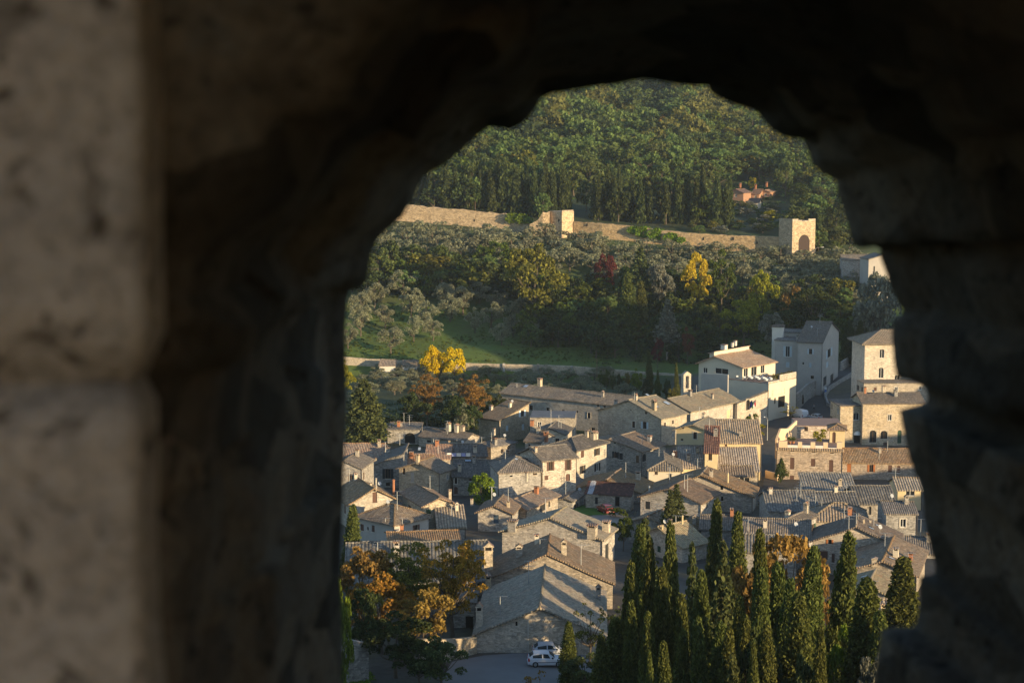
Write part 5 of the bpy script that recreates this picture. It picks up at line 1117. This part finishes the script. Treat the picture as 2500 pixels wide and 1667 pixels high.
# the wooded hill
grove(285, 1010, 2080, lambda x: (392 if x < 1700 else 330, 482), 'broad_far', ['wood','wood','wood','green','wood','wood','wood','pine','wood','wood','olive_green','wood'], (7.5, 16), (9, 16), 'green broadleaf tree in the wood on the far hillside', 'trees of the hillside wood', 5.6, 'oak_tree', 'tree', 12000)
def far_wood(n):
    Vs = {'wood': [], 'wood_b': [], 'wood_c': []}; done = []
    for _ in range(n):
        px = rs.uniform(1000, 2080); yb = rs.uniform(150 if px < 1700 else 250, 400 if px < 1700 else 340)
        if (1085 < px < 1215 and 338 < yb < 374) or (1480 < px < 1600 and 352 < yb < 364) or (1830 < px < 1990 and 348 < yb < 372): continue
        g = gp(px, yb); big = mnoise.noise(Vector((g.x*.02, g.y*.012, 3))); sz = rs.uniform(7, 13)*(1.15+.7*big)+(rs.random() < .12)*5
        if any((g.x-q[0])**2+(g.y-q[1])**2 < (.42*(sz+q[2])*.72)**2 for q in done[-260:]): continue
        done.append((g.x, g.y, sz)); W0, H0, V, tr = rs.choice(PROTO['wood_far']); s = sz; h = s*rs.uniform(.95, 1.35); a = rs.uniform(0, 6.28); c, d = math.cos(a)*s/W0, math.sin(a)*s/W0
        sp = mnoise.noise(Vector((g.x*.03, g.y*.015, 9)))+rs.uniform(-.35, .35)
        Vs['wood_b' if sp < -.14 else 'wood_c' if sp > .2 else 'wood'].append(np.stack([V[:, 0]*c-V[:, 1]*d+g.x, V[:, 0]*d+V[:, 1]*c+g.y, V[:, 2]*h/H0+g.z-.3], 1))
    for lf, lab in (('wood', 'far upper hillside wood, mid green crowns'), ('wood_b', 'far upper hillside wood, darker green crowns'), ('wood_c', 'far upper hillside wood, yellower green crowns')):
        me = leafmesh('distant_wood', np.vstack(Vs[lf]), [LEAF[lf]]); o = bpy.data.objects.new('distant_wood', me); COL.objects.link(o); tag(o, lab, 'wood', kind='stuff')
mk_broad('wood_far', 10, 11, 16, 420, .95, .10, (.26,.44), cop=6, nl=0)
LEAF['wood_b'] = leaf('dark_wood_leaf', (.048,.078,.036), (.085,.12,.048), .4, .4); LEAF['wood_c'] = leaf('pale_wood_leaf', (.125,.14,.045), (.18,.195,.06), .4, .4)
far_wood(3200)
grove(14, 1150, 1850, lambda x: (250, 470), 'pine_far', 'wood', (12, 17), (13, 18), 'flat topped umbrella pine in the hillside wood', 'umbrella pines on the hill', 20, 'umbrella_pine', 'pine')
grove(30, 1920, 2090, lambda x: (478, 578), 'broad_far', ['wood','dark','green','pine','wood'], (8, 12), (7, 12), 'green tree beyond the gate tower at the right', 'trees beyond the gate tower', 4, 'broadleaf_tree', 'tree')
grove(34, 1690, 1905, lambda x: (508, 572), 'broad_far', ['wood','olive_green','green','pine','grey'], (5, 7), (3.0, 4.4), 'low bushy tree between the villas and the old wall', 'low trees below the villas', 4, 'broadleaf_tree', 'tree')
for px, yb, yt, wp, lf, lab in [(1614,345,282,26,'orange','bright orange tree high on the wooded hill'),(1640,372,330,18,'orange','small orange tree just below the bright one on the hill'),(1818,398,345,30,'brown','brownish tree on the hillside right of the umbrella pine'),(1500,385,340,28,'brown','reddish brown tree in the middle of the wooded hill'),(1835,465,432,20,'golden','yellow tree beside the hillside villas'),(1880,545,512,50,'yg','yellowish tree behind the gate tower'),(1390,420,372,16,'autumn','rusty tree low on the left of the hill')]:
    TB('broad_far', lf, px, yb, yt, wp, 'autumn_tree', lab, 'tree')
for px, yb, yt, wp, lab in [(1995,612,520,26,'dark cypress right of the gate tower'),(2040,600,500,60,'dark broad tree right of the gate tower cypress'),(1925,470,425,60,'dark round tree between the villas'),(1960,520,455,70,'dark tree below the terracotta house with balcony'),(2070,560,480,70,'green tree cut by the right edge beyond the gate')]:
    TB('broad_far' if wp > 30 else 'cypress_far', 'dark' if wp > 30 else 'cypress_far', px, yb, yt, wp, 'dark_tree', lab, 'tree')
grove(26, 1985, 2090, lambda x: (555, 630), 'broad_far', ['dark','wood','pine'], (6, 9), (5, 9), 'dark tree between the gate tower and the grey houses', 'trees right of the gate', 4, 'broadleaf_tree', 'tree')
for i, (px, yt, Y, wp, lf, k) in enumerate([(1497,908,436,16,'green','broad'),(1512,912,438,14,'dark','broad'),(1530,910,434,20,'olive_green','broad'),(1606,920,416,18,'green','broad'),(1628,925,410,20,'dark','broad'),(1640,948,392,24,'olive_green','broad'),(1470,905,444,22,'green','broad'),(1575,925,420,22,'dark','broad')]):
    T(k, lf, px, yt, Y, wp, 'garden_bush', 'clipped green bush in the garden between the convent and the long wall', 'bush', 'bushes in the convent garden')
# ground cover under the woods, ivy, hedges
def scatter(name, label, cat, n, region, hmax, leaf_, lf, lift=.1, mounds=3.5):
    pts = []
    for _ in range(n):
        px, yb = region(); g = gp(px, yb); k = (mnoise.noise(Vector((g.x/mounds, g.y/mounds, 2)))+.6); 
        if k < .1: continue
        m = 26; d = RNG.normal(size=(m, 3))*np.array([.9, .9, .35])*hmax*.5; d[:, 2] = np.abs(d[:, 2])+lift; pts.append(np.array([g.x, g.y, g.z])+d*k)
    me = leafmesh(name, quads(np.vstack(pts), leaf_), [LEAF[lf]]); o = bpy.data.objects.new(name, me); COL.objects.link(o); return tag(o, label, cat, kind='stuff')
U = rs.uniform
scatter('undergrowth', 'dark undergrowth covering the slope between meadow and olive grove', 'undergrowth', 1400, lambda: (lambda x: (x, U(655, 730) if x < 1290 else U(690, 850 if x < 1440 else 890)))(U(880, 2130)), 2.2, .5, 'dark')
scatter('undergrowth', 'green undergrowth on the floor of the hillside wood', 'undergrowth', 1500, lambda: (U(1000, 2090), U(190, 505)), 5.0, .95, 'wood', mounds=9)
scatter('undergrowth', 'shrubby ground cover below the cypress garden', 'undergrowth', 500, lambda: (U(1480, 2200), U(1490, 1790)), 1.5, .26, 'dark')
scatter('undergrowth', 'weedy ground cover in the dark garden by the hedge', 'undergrowth', 260, lambda: (U(900, 1230), U(985, 1040)), 1.6, .3, 'dark')
scatter('meadow_grass', 'tufts of rough grass over the green meadow', 'grass', 1500, lambda: (U(835, 1500), U(745, 882)), .55, .32, 'green', 0, 6)
scatter('grass', 'bright grassy bank at the bottom left corner', 'grass', 260, lambda: (U(820, 905), U(1640, 1720)), .5, .16, 'bright')
def ivy(label, spots, Y, lf='bright'):
    pts = []
    for px, py, rx, ry, n in spots:
        for _ in range(n):
            a, r = U(0, 6.28), U(0, 1)**.5; p = P(px+rx*r*math.cos(a), py+ry*r*math.sin(a), Y(px)-.45+U(-.25, .25)); pts.append(p[:])
    me = leafmesh('ivy', quads(np.array(pts), .55), [LEAF[lf]]); o = bpy.data.objects.new('ivy', me); COL.objects.link(o); tag(o, label, 'ivy')
ivy('ivy patch draped over the old wall left of the wall tower', [(1250,532,18,13,420),(1275,534,16,13,400),(1292,538,10,8,180)], lambda x: 633-(x-1240)*.05)
ivy('long green ivy mat hanging over the middle of the old wall', [(1548,562,18,10,400),(1572,566,22,14,560),(1605,572,26,15,700),(1640,580,22,12,500),(1662,586,12,8,180)], lambda x: 616-(x-1540)*.066)
def hedge(label, a, b, h, d, lf, n, leaf_=.3, zb=None):
    A, B = Vector((a[0], a[1], 0)), Vector((b[0], b[1], 0)); dr = (B-A).normalized(); nn = Vector((-dr.y, dr.x, 0)); L = (B-A).length; pts = []
    for _ in range(n):
        s, q, z = U(0, L), U(-.5, .5)*d, U(0, 1)
        p = A+dr*s+nn*q; pts.append((p.x, p.y, (gz(p.x, p.y) if zb is None else zb)+h*z*(1+.15*mnoise.noise(Vector((s*.6, 1, 4))))))
    me = leafmesh('hedge', quads(np.array(pts), leaf_), [LEAF[lf]]); o = bpy.data.objects.new('hedge', me); COL.objects.link(o); return tag(o, label, 'hedge')
a, b = gp(938, 1046), gp(1166, 1046); hedge('long clipped dark hedge in the garden behind the archway building', a, b, 2.6, 1.6, 'dark', 5000)
zt_ = tb.ze
p0, p1 = tb.C+tb.dR*3.4+tb.dL*.9, tb.C+tb.dR*(tb.lR-.3)+tb.dL*.9
hedge('planted box hedge on the edge of the restaurant terrace', p0, p1, 1.1, .9, 'olive_green', 1400, .2, zt_+.55)
# ------------------------------------------------------------------ vehicles, person, lamps, furniture
def carmat(name, c): 
    g = G(name); g.color(c); g.b.inputs['Roughness'].default_value = .35; g.b.inputs['Specular IOR Level'].default_value = .5
    g.b.inputs['Coat Weight'].default_value = .4; return g.m
M['tyre'] = plain('tyre', (.02,.02,.02), .9, .1); M['rim'] = plain('rim', (.35,.35,.36), .4, .1, metal=.6); M['lamp_red'] = plain('tail_light', (.35,.02,.015), .3, .1); M['lamp_clear'] = plain('head_light', (.6,.6,.6), .2, .1); M['plate'] = plain('number_plate', (.6,.6,.58), .6, .1); M['trim'] = plain('black_trim', (.03,.03,.032), .6, .1); M['carglass'] = plain('car_glass', (.03,.04,.045), .15, .1)
def car(name, label, cat, px, py, heading, paint, L=3.8, Wd=1.65, H=1.42, style='hatch'):
    g = gp(px, py); r = thing(name, label, cat, (g.x, g.y, g.z+.34 if 150 < g.y < 172 else g.z+.15), heading)
    # profile: (x along length 0..1, z low, z belt, half width) and glasshouse above
    if style == 'hatch':
        low = [(0,.30,.60,.80),(.03,.22,.74,.90),(.12,.20,.80,.97),(.30,.20,.86,1.0),(.55,.20,.90,1.0),(.80,.20,.93,.99),(.93,.22,.92,.94),(1.0,.34,.78,.86)]
        gh = [(.27,.86,.90),(.44,1.36,.74),(.60,1.42,.74),(.84,1.38,.74),(.97,1.0,.84)]
    else:
        low = [(0,.30,.70,.86),(.02,.25,.95,.95),(.16,.22,1.05,1.0),(.30,.22,1.15,1.0),(.6,.22,1.15,1.0),(.95,.22,1.15,1.0),(1.0,.3,1.15,.97)]
        gh = [(.14,1.05,.94),(.28,1.78,.86),(.5,1.85,.87),(.9,1.85,.87),(.995,1.70,.88)]
    k = H/(1.42 if style == 'hatch' else 1.85)
    def X(t): return (t-.5)*L
    mb = MB(); rings = []
    for t, z0, z1, hw in low:
        y = hw*Wd/2; rings.append([(X(t),-y*.93,z0*k),(X(t),-y,(z0+.12)*k),(X(t),-y,(z1-.08)*k),(X(t),-y*.94,z1*k),(X(t),y*.94,z1*k),(X(t),y,(z1-.08)*k),(X(t),y,(z0+.12)*k),(X(t),y*.93,z0*k)])
    for A, B in zip(rings, rings[1:]):
        for i in range(8): j = (i+1) % 8; mb.poly([A[i], B[i], B[j], A[j]])
    mb.poly(rings[0]); mb.poly(rings[-1][::-1])
    G2 = []
    for t, z, hw in gh: G2.append((X(t), z*k, hw*Wd/2))
    def belt(x): 
        t = x/L+.5; return float(np.interp(t, [a[0] for a in low], [a[2] for a in low]))*k-.03
    for (x0,z0,y0), (x1,z1,y1) in zip(G2, G2[1:]):
        mb.poly([(x0,-y0,z0),(x1,-y1,z1),(x1,y1,z1),(x0,y0,z0)])
        for s in (-1, 1):
            q = [(x0,s*Wd/2*.95,belt(x0)),(x1,s*Wd/2*.95,belt(x1)),(x1,s*y1,z1),(x0,s*y0,z0)]; mb.poly(q if s < 0 else q[::-1])
    x, z, y = G2[-1]; mb.poly([(x,-y,z),(x+.03*L,-Wd/2*.9,belt(x)),(x+.03*L,Wd/2*.9,belt(x)),(x,y,z)])
    mb.build('body', paint, r, True)
    # glass
    def pane(q): m = MB(); m.poly(q); m.build('window', M['carglass'], r)
    def on(i, f): (x0,z0,y0), (x1,z1,y1) = G2[i], G2[i+1]; return (x0+(x1-x0)*f, z0+(z1-z0)*f, y0+(y1-y0)*f)
    a, b = on(0,.12), on(0,.93); pane([(a[0]-.012,-a[2]*.88,a[1]+.02),(a[0]-.012,a[2]*.88,a[1]+.02),(b[0]-.012,b[2]*.9,b[1]+.02),(b[0]-.012,-b[2]*.9,b[1]+.02)])
    a, b = on(len(G2)-2,.15), on(len(G2)-2,.92)
    if style == 'hatch': pane([(a[0]+.012,a[2]*.88,a[1]+.015),(a[0]+.012,-a[2]*.88,a[1]+.015),(b[0]+.012,-b[2]*.9,b[1]+.015),(b[0]+.012,b[2]*.9,b[1]+.015)])
    else: pane([(X(1.0)+.02,.6,1.25*k),(X(1.0)+.02,-.6,1.25*k),(X(.995)+.015,-.6,1.6*k),(X(.995)+.015,.6,1.6*k)])
    spans = [(.38,.60),(.63,.88)] if style == 'hatch' else [(.2,.34)]
    for s in (-1, 1):
        for t0, t1 in spans:
            q = []
            for t, up in ((t0+.03 if t0 < .5 else t0, 0), (t1, 0), (t1, 1), (t0+(.09 if t0 < .5 else 0), 1)):
                x = X(t); zt = float(np.interp(x, [g_[0] for g_ in G2], [g_[1] for g_ in G2])); yt = float(np.interp(x, [g_[0] for g_ in G2], [g_[2] for g_ in G2])); zb = belt(x)+.05
                f = .06 if not up else .86; z = zb+(zt-zb)*f; y = Wd/2*.95+(yt-Wd/2*.95)*((z-belt(x))/(zt-belt(x))); q.append((x, s*(y+.012), z))
            pane(q if s < 0 else q[::-1])
        m = MB(); m.box(X(.24), X(.80), min(s*(Wd/2-.01), s*(Wd/2+.03)), max(s*(Wd/2-.01), s*(Wd/2+.03)), .50*k, .545*k); m.build('side_trim', M['trim'], r)
        m = MB(); m.box(X(.33), X(.33)+.16, min(s*(Wd/2), s*(Wd/2+.2)), max(s*(Wd/2), s*(Wd/2+.2)), .92*k, 1.04*k); m.build('wing_mirror', M['trim'], r)
        m = MB(); m.box(X(.015), X(.06), min(s*.42*Wd, s*.26*Wd), max(s*.42*Wd, s*.26*Wd), .58*k, .70*k); m.build('headlight', M['lamp_clear'], r)
        m = MB(); m.box(X(.955), X(1.0)+.02, min(s*.46*Wd, s*.36*Wd), max(s*.46*Wd, s*.36*Wd), .62*k, .92*k); m.build('tail_light', M['lamp_red'], r)
        for t in (.19, .81):
            m = MB(); R0 = .30; m.tube((X(t), s*(Wd/2-.2), R0), (X(t), s*(Wd/2+.012), R0), R0, R0, 18); wh = m.build('wheel', M['tyre'], r)
            m = MB(); m.tube((X(t), s*(Wd/2+.008), R0), (X(t), s*(Wd/2+.022), R0), R0*.62, R0*.55, 14); m.build('rim', M['rim'], wh)
    m = MB(); m.box(X(1.0)-.01, X(1.0)+.03, -.26, .26, .50*k, .62*k); m.build('number_plate', M['plate'], r)
    m = MB(); m.box(X(1.0)-.06, X(1.0)+.05, -Wd*.44, Wd*.44, .30*k, .44*k); m.build('bumper', M['trim'] if style != 'hatch' else paint, r)
    return r
car('parked_car', 'small white five door hatchback parked beside the cypress at the barn', 'car', 1334, 1630, math.pi+R(3), carmat('white_car_paint', (.62,.64,.70)))
car('parked_car', 'silver car parked behind the white hatchback under the arch', 'car', 1345, 1608, math.pi+R(3), carmat('silver_car_paint', (.40,.42,.47)))
car('parked_car', 'dark red car seen from behind on the small lawn', 'car', 1478, 1252, R(-68), carmat('red_car_paint', (.20,.012,.02)))
car('delivery_van', 'white van seen from behind standing on the street', 'van', 1951, 1021, R(-62), carmat('white_van_paint', (.70,.71,.73)), 4.6, 1.9, 2.1, 'van')
car('parked_car', 'silver hatchback parked on the pink deck by the street', 'car', 1989, 1025, R(-50), carmat('silver_grey_car_paint', (.36,.38,.42)))
car('parked_car', 'dark blue car half hidden at the end of the shaded lane', 'car', 1868, 1236, R(-80), carmat('blue_car_paint', (.03,.05,.08)))
# lamps
def lamp(label, px, yb, yt, reach):
    g = gp(px, yb); top = P(px, yt, g.y); h = top.z-g.z; r = thing('street_lamp', label, 'street lamp', g, 0, 'street lamps'); s = reach*g.y/F; m = MB()
    m.tube((0,0,-.3), (0,0,h*.9), .09, .06, 8); m.tube((0,0,h*.9), (s*.25,0,h*.98), .05, .045, 6); m.tube((s*.25,0,h*.98), (s*.85,0,h), .045, .04, 6); m.build('pole', M['metal'], r)
    m = MB(); a, b = sorted((s*.8, s*1.15)); m.box(a, b, -.13, .13, h-.02, h+.12); m.build('lamp_head', M['white'], r)
lamp('street lamp at the foot of the gate tower', 1990, 640, 604, 18); lamp('street lamp in front of the grey stone house beyond the grove', 2084, 676, 647, 20); lamp('street lamp at the top of the climbing street', 2100, 905, 815, 22); lamp('street lamp beside the yellow green bush at the portal', 1873, 1075, 1018, -8)
def sign(label, px, yb, yt):
    g = gp(px, yb); h = P(px, yt, g.y).z-g.z; r = thing('road_sign', label, 'road sign', g, 0); m = MB(); m.tube((0,0,-.2), (0,0,h), .04, .04, 6); m.build('post', M['metal'], r)
    for i, (z, c) in enumerate(((h-.35, 'white'), (h-1.05, 'sign_blue'))): m = MB(); m.tube((0,-.05,z), (0,-.08,z), .32, .32, 16); m.build('sign_disc', M[c], r)
M['sign_blue'] = plain('blue_sign', (.10,.20,.45), .5, .1)
sign('pair of round road signs on a post at the bend of the street', 2015, 972, 944)
# flags on the portal
M['flag_green'] = plain('flag_green', (.02,.16,.05), .8, .1); M['flag_red'] = plain('flag_red', (.45,.03,.03), .8, .1); M['flag_blue'] = plain('flag_blue', (.03,.05,.22), .8, .1)
cw = find('tall pale sunlit wall')
def flag(label, px, py, cols, ang):
    p = cw.plane_hit(px, py, cw.C, cw.nR)+cw.nR*.05; r = thing('flag', label, 'flag', p); n = cw.nR; m = MB()
    tip = n*1.1+cw.dR*ang+Vector((0,0,.9)); m.tube((0,0,0), tip, .03, .025, 5); m.build('pole', M['wood'], r); k = len(cols)
    for i, c in enumerate(cols):
        m = MB()
        for j in range(4):
            q = []
            for (a, b) in ((i/k, j/4), ((i+1)/k, j/4), ((i+1)/k, (j+1)/4), (i/k, (j+1)/4)):
                s = tip*(.25+.75*a); q.append(s+Vector((0,0,-1.5*b))+cw.dR*(.10*math.sin(6*b+3*a)))
            m.poly(q)
        m.build('cloth_band', M[c], r)
flag('green white and red flag hanging beside the arched doorway', 1833, 984, ['flag_green','white','flag_red'], .3); flag('dark blue flag hanging left of the tricolour', 1828, 984, ['flag_blue','flag_blue'], -.25)
# person on the street
def person():
    g = gp(1987, 1003); root = thing('person', 'person in dark trousers and grey top walking up the street', 'person', g, R(200))
    M['skin'] = plain('skin', (.40,.24,.17), .7, .1); M['top'] = plain('grey_top', (.26,.26,.27), .9, .1); M['trousers'] = plain('dark_trousers', (.03,.032,.04), .9, .1); M['hair'] = plain('dark_hair', (.03,.02,.015), .8, .1)
    def skin(name, verts, edges, mat, parent, rootv=0, sub=2):
        me = bpy.data.meshes.new(name); me.from_pydata([v[:3] for v in verts], edges, []); o = bpy.data.objects.new(name, me); COL.objects.link(o); o.parent = parent
        s = o.modifiers.new('skin', 'SKIN'); s.use_smooth_shade = True
        for i, v in enumerate(verts): me.skin_vertices[0].data[i].radius = (v[3], v[3]*(v[4] if len(v) > 4 else 1)); me.skin_vertices[0].data[i].use_root = (i == rootv)
        m = o.modifiers.new('sub', 'SUBSURF'); m.levels = m.render_levels = sub; me.materials.append(mat); return o
    vs = [(0,0,.95,.14,.8),(0,0,1.15,.13,.75),(0,.01,1.38,.16,.62),(0,.01,1.48,.06),(0,.0,1.56,.065),(0,-.02,1.64,.088,1.15),(0,-.01,1.74,.06),
          (.10,0,.90,.09),(.12,-.16,.50,.062),(.12,-.06,.08,.04),(.12,-.24,.03,.035),(-.10,0,.90,.09),(-.11,.12,.50,.062),(-.11,.34,.14,.04),(-.11,.22,.04,.035),
          (.19,.01,1.40,.055),(.26,.10,1.14,.042),(.27,.02,.90,.03),(.275,-.02,.82,.03),(-.19,.01,1.40,.055),(-.26,-.06,1.14,.042),(-.26,-.18,.92,.03),(-.262,-.22,.85,.03)]
    es = [(0,1),(1,2),(2,3),(3,4),(4,5),(5,6),(0,7),(7,8),(8,9),(9,10),(0,11),(11,12),(12,13),(13,14),(2,15),(15,16),(16,17),(17,18),(2,19),(19,20),(20,21),(21,22)]
    for hx, hy, hz, s in ((.275,-.02,.82,1),(-.262,-.22,.85,-1)):
        base = 18 if s > 0 else 22
        for k in range(4): vs.append((hx-.002*s, hy-.03+.02*k, hz-.05, .009)); es.append((base, len(vs)-1)); vs.append((hx-.015*s, hy-.035+.02*k, hz-.085-(.008 if k in (1,2) else 0), .008)); es.append((len(vs)-2, len(vs)-1))
        vs.append((hx-.01*s, hy-.055, hz-.02, .010)); es.append((base, len(vs)-1)); vs.append((hx-.015*s, hy-.065, hz-.055, .009)); es.append((len(vs)-2, len(vs)-1))
    skin('body', vs, es, M['skin'], root, 0, 1)
    skin('trousers', [(0,0,.96,.155,.82),(.10,0,.88,.105),(.12,-.16,.50,.078),(.12,-.07,.12,.056),(-.10,0,.88,.105),(-.11,.12,.50,.078),(-.11,.33,.17,.056)], [(0,1),(1,2),(2,3),(0,4),(4,5),(5,6)], M['trousers'], root)
    skin('top', [(0,0,.98,.15,.85),(0,0,1.18,.145,.8),(0,.01,1.38,.175,.68),(.19,.01,1.41,.07),(.26,.10,1.15,.056),(.27,.03,.95,.044),(-.19,.01,1.41,.07),(-.26,-.06,1.15,.056),(-.26,-.17,.96,.044)], [(0,1),(1,2),(2,3),(3,4),(4,5),(2,6),(6,7),(7,8)], M['top'], root)
    skin('hair', [(0,.03,1.66,.085),(0,0,1.735,.085),(0,-.03,1.755,.06)], [(0,1),(1,2)], M['hair'], root)
    mb = MB(); mb.tube((0,-.105,1.645), (0,-.135,1.62), .012, .018, 6); mb.build('nose', M['skin'], root); mb = MB(); mb.tube((-.03,-.098,1.665), (-.03,-.108,1.665), .011, .009, 6); mb.tube((.03,-.098,1.665), (.03,-.108,1.665), .011, .009, 6); mb.build('eyes', M['dark'], root)
    mb = MB(); mb.box(-.025, .025, -.104, -.098, 1.59, 1.60); mb.build('mouth', M['flag_red'], root)
    for s in (-1, 1):
        mb = MB(); mb.tube((s*.083,-.0,1.64), (s*.105,.01,1.645), .028, .024, 8); mb.build('ear', M['skin'], root)
        mb = MB(); mb.box(s*.115-.045, s*.115+.045, (-.26 if s > 0 else .20), (-.02 if s > 0 else .42), .0 if s > 0 else .02, .09 if s > 0 else .11); mb.build('shoe', M['trim'], root)
person()
# terrace furniture
def table(x, y, z, label, grp, s=1.):
    r = thing('dining_table', label, 'table', (x, y, z), 0, grp); m = MB(); m.box(-.5*s, .5*s, -.5*s, .5*s, .70, .745); m.build('tabletop', M['white'], r)
    for a in (-1, 1):
        for b in (-1, 1): m = MB(); m.tube((a*.42*s, b*.42*s, 0), (a*.42*s, b*.42*s, .70), .03, .03, 6); m.build('leg', M['metal'], r)
    return r
def chair(x, y, z, rz, label, grp):
    r = thing('terrace_chair', label, 'chair', (x, y, z), rz, grp); m = MB(); m.box(-.22, .22, -.22, .22, .43, .47); m.build('seat', M['white'], r); m = MB(); m.box(-.22, .22, .20, .24, .471, .90); m.build('backrest', M['white'], r)
    for a in (-1, 1):
        for b in (-1, 1): m = MB(); m.tube((a*.19, b*.19, 0), (a*.19, b*.19, .43), .02, .02, 5); m.build('leg', M['metal'], r)
    return r
def copy_tree(o, parent=None):
    c = o.copy(); COL.objects.link(c); c.parent = parent
    for ch in list(o.children): copy_tree(ch, c)
    return c
zt_ = tb.ze+.05; first = None; fc = None
for i in range(5):
    for j in range(2):
        p = tb.C+tb.dR*(1.6+j*2.0)+tb.dL*(1.6+i*2.1)
        if (p-tb.C).dot(tb.dL) > tb.lL-1: continue
        if first is None: first = table(p.x, p.y, zt_, 'white dining table on the restaurant terrace', 'terrace tables'); fc = chair(p.x, p.y-.8, zt_, math.pi, 'white chair at a table on the restaurant terrace', 'terrace chairs'); cs = [(0,.8,0),(.8,0,-math.pi/2)]
        else:
            t_ = copy_tree(first); t_.location = (p.x, p.y, zt_); cs = [(0,-.8,math.pi),(0,.8,0),(.8,0,-math.pi/2)]
        for dx, dy, a in cs: c_ = copy_tree(fc); c_.location = (p.x+dx, p.y+dy, zt_); c_.rotation_euler.z = a
def parasol(label, px, yb, yt):
    g = gp(px, yb); h = P(px, yt, g.y).z-g.z; r = thing('parasol', label, 'parasol', g); m = MB(); m.tube((0,0,-.1), (0,0,h), .04, .03, 6); m.build('pole', M['metal'], r); m = MB(); m.tube((0,0,h*.3), (0,0,h*.55), .16, .24, 8); m.tube((0,0,h*.55), (0,0,h*.98), .24, .03, 8); m.build('canopy', M['awning'], r)
parasol('closed white parasol in the garden left of the convent roof', 1273, 937, 914); parasol('closed white parasol among the garden olives', 1427, 940, 920)
# awning over the palazzo door
pal = find('sunlit stone house with sloping roofline'); p = pal.plane_hit(2093, 1061, pal.C, pal.nL); r = thing('awning', 'white domed awning over the palazzo doorway', 'awning', p); m = MB(); n_ = 6
for i in range(n_):
    for j in range(4):
        def q(a, b): t = math.pi*a/n_; f = b/4*math.pi/2; return Vector((math.cos(t)*.85, -.02-math.sin(f)*.9*math.sin(t)*.8, math.sin(t)*math.cos(f)*.85))
        m.poly([q(i,j), q(i+1,j), q(i+1,j+1), q(i,j+1)])
m.build('canopy', M['awning'], r)
# washing along the eave and terrace plants
p = P(1120, 1106, 307); r = thing('washing_line', 'washing line with pale blue sheets above the grey roof', 'washing line', (p.x, p.y, p.z-2.2)); m = MB(); m.tube((-2.4,0,0), (-2.4,0,2.3), .03, .03, 5); m.tube((2.4,0,0), (2.4,0,2.3), .03, .03, 5); m.tube((-2.4,0,2.25), (2.4,0,2.25), .01, .01, 4); m.build('line', M['metal'], r)
M['sheet_blue'] = plain('blue_laundry', (.28,.33,.60), .9, .2)
for i in range(5): m = MB(); x = -2.2+i*.9; m.poly([(x,.01,2.24),(x+.8,.01,2.24),(x+.8,.08,1.55),(x,.05,1.6)]); m.build('sheet', M['sheet_blue' if i % 2 else 'white'], r)
for i, (px, lab) in enumerate(((1928,'terracotta pot with a green plant by the peach wall'),(1937,'terracotta pot with a leafy plant, right of its twin by the peach wall'))):
    p = P(px, 1076, 303); r = thing('flower_pot', lab, 'flower pot', (p.x, p.y, h15.ze+.045)); m = MB(); m.tube((0,0,0), (0,0,.5), .2, .32, 10); m.build('pot', M['brick'], r)
    o = bpy.data.objects.new('plant', leafmesh('plant', quads(RNG.normal(size=(160,3))*.22+np.array([0,0,.95]), .16), [LEAF['green']])); COL.objects.link(o); o.parent = r
p = P(2003, 1070, 304); tree('shrub', 'yg', p.x, p.y, 2.6, 2.6, 'terrace_shrub', 'yellow green potted shrub on the roof terrace', 'shrub', zb=h15.ze+.05)
m = MB(); p0 = gp(1398, 935); r = thing('wooden_post', 'tall thin wooden post in the garden below the wall', 'post', gp(1457, 945)); m.tube((0,0,0), (0,0,P(1457,876,Vector(r.location).y).z-r.location.z), .12, .08, 6); m.build('shaft', M['wood'], r)
# ------------------------------------------------------------------ air
def haze():
    mb = MB(); mb.box(-2600, 2600, -200, 2700, -120, 330); m = bpy.data.materials.new('haze'); m.use_nodes = True; n = m.node_tree.nodes; n.remove(n['Principled BSDF'])
    v = n.new('ShaderNodeVolumePrincipled'); v.inputs['Color'].default_value = (.72,.85,1.0,1); v.inputs['Density'].default_value = HAZE; v.inputs['Anisotropy'].default_value = .2
    m.node_tree.links.new(v.outputs[0], n['Material Output'].inputs['Volume']); o = mb.build('haze', m); tag(o, 'thin bluish evening haze over the valley', 'haze', kind='stuff')
HAZE = 0.00007
haze()
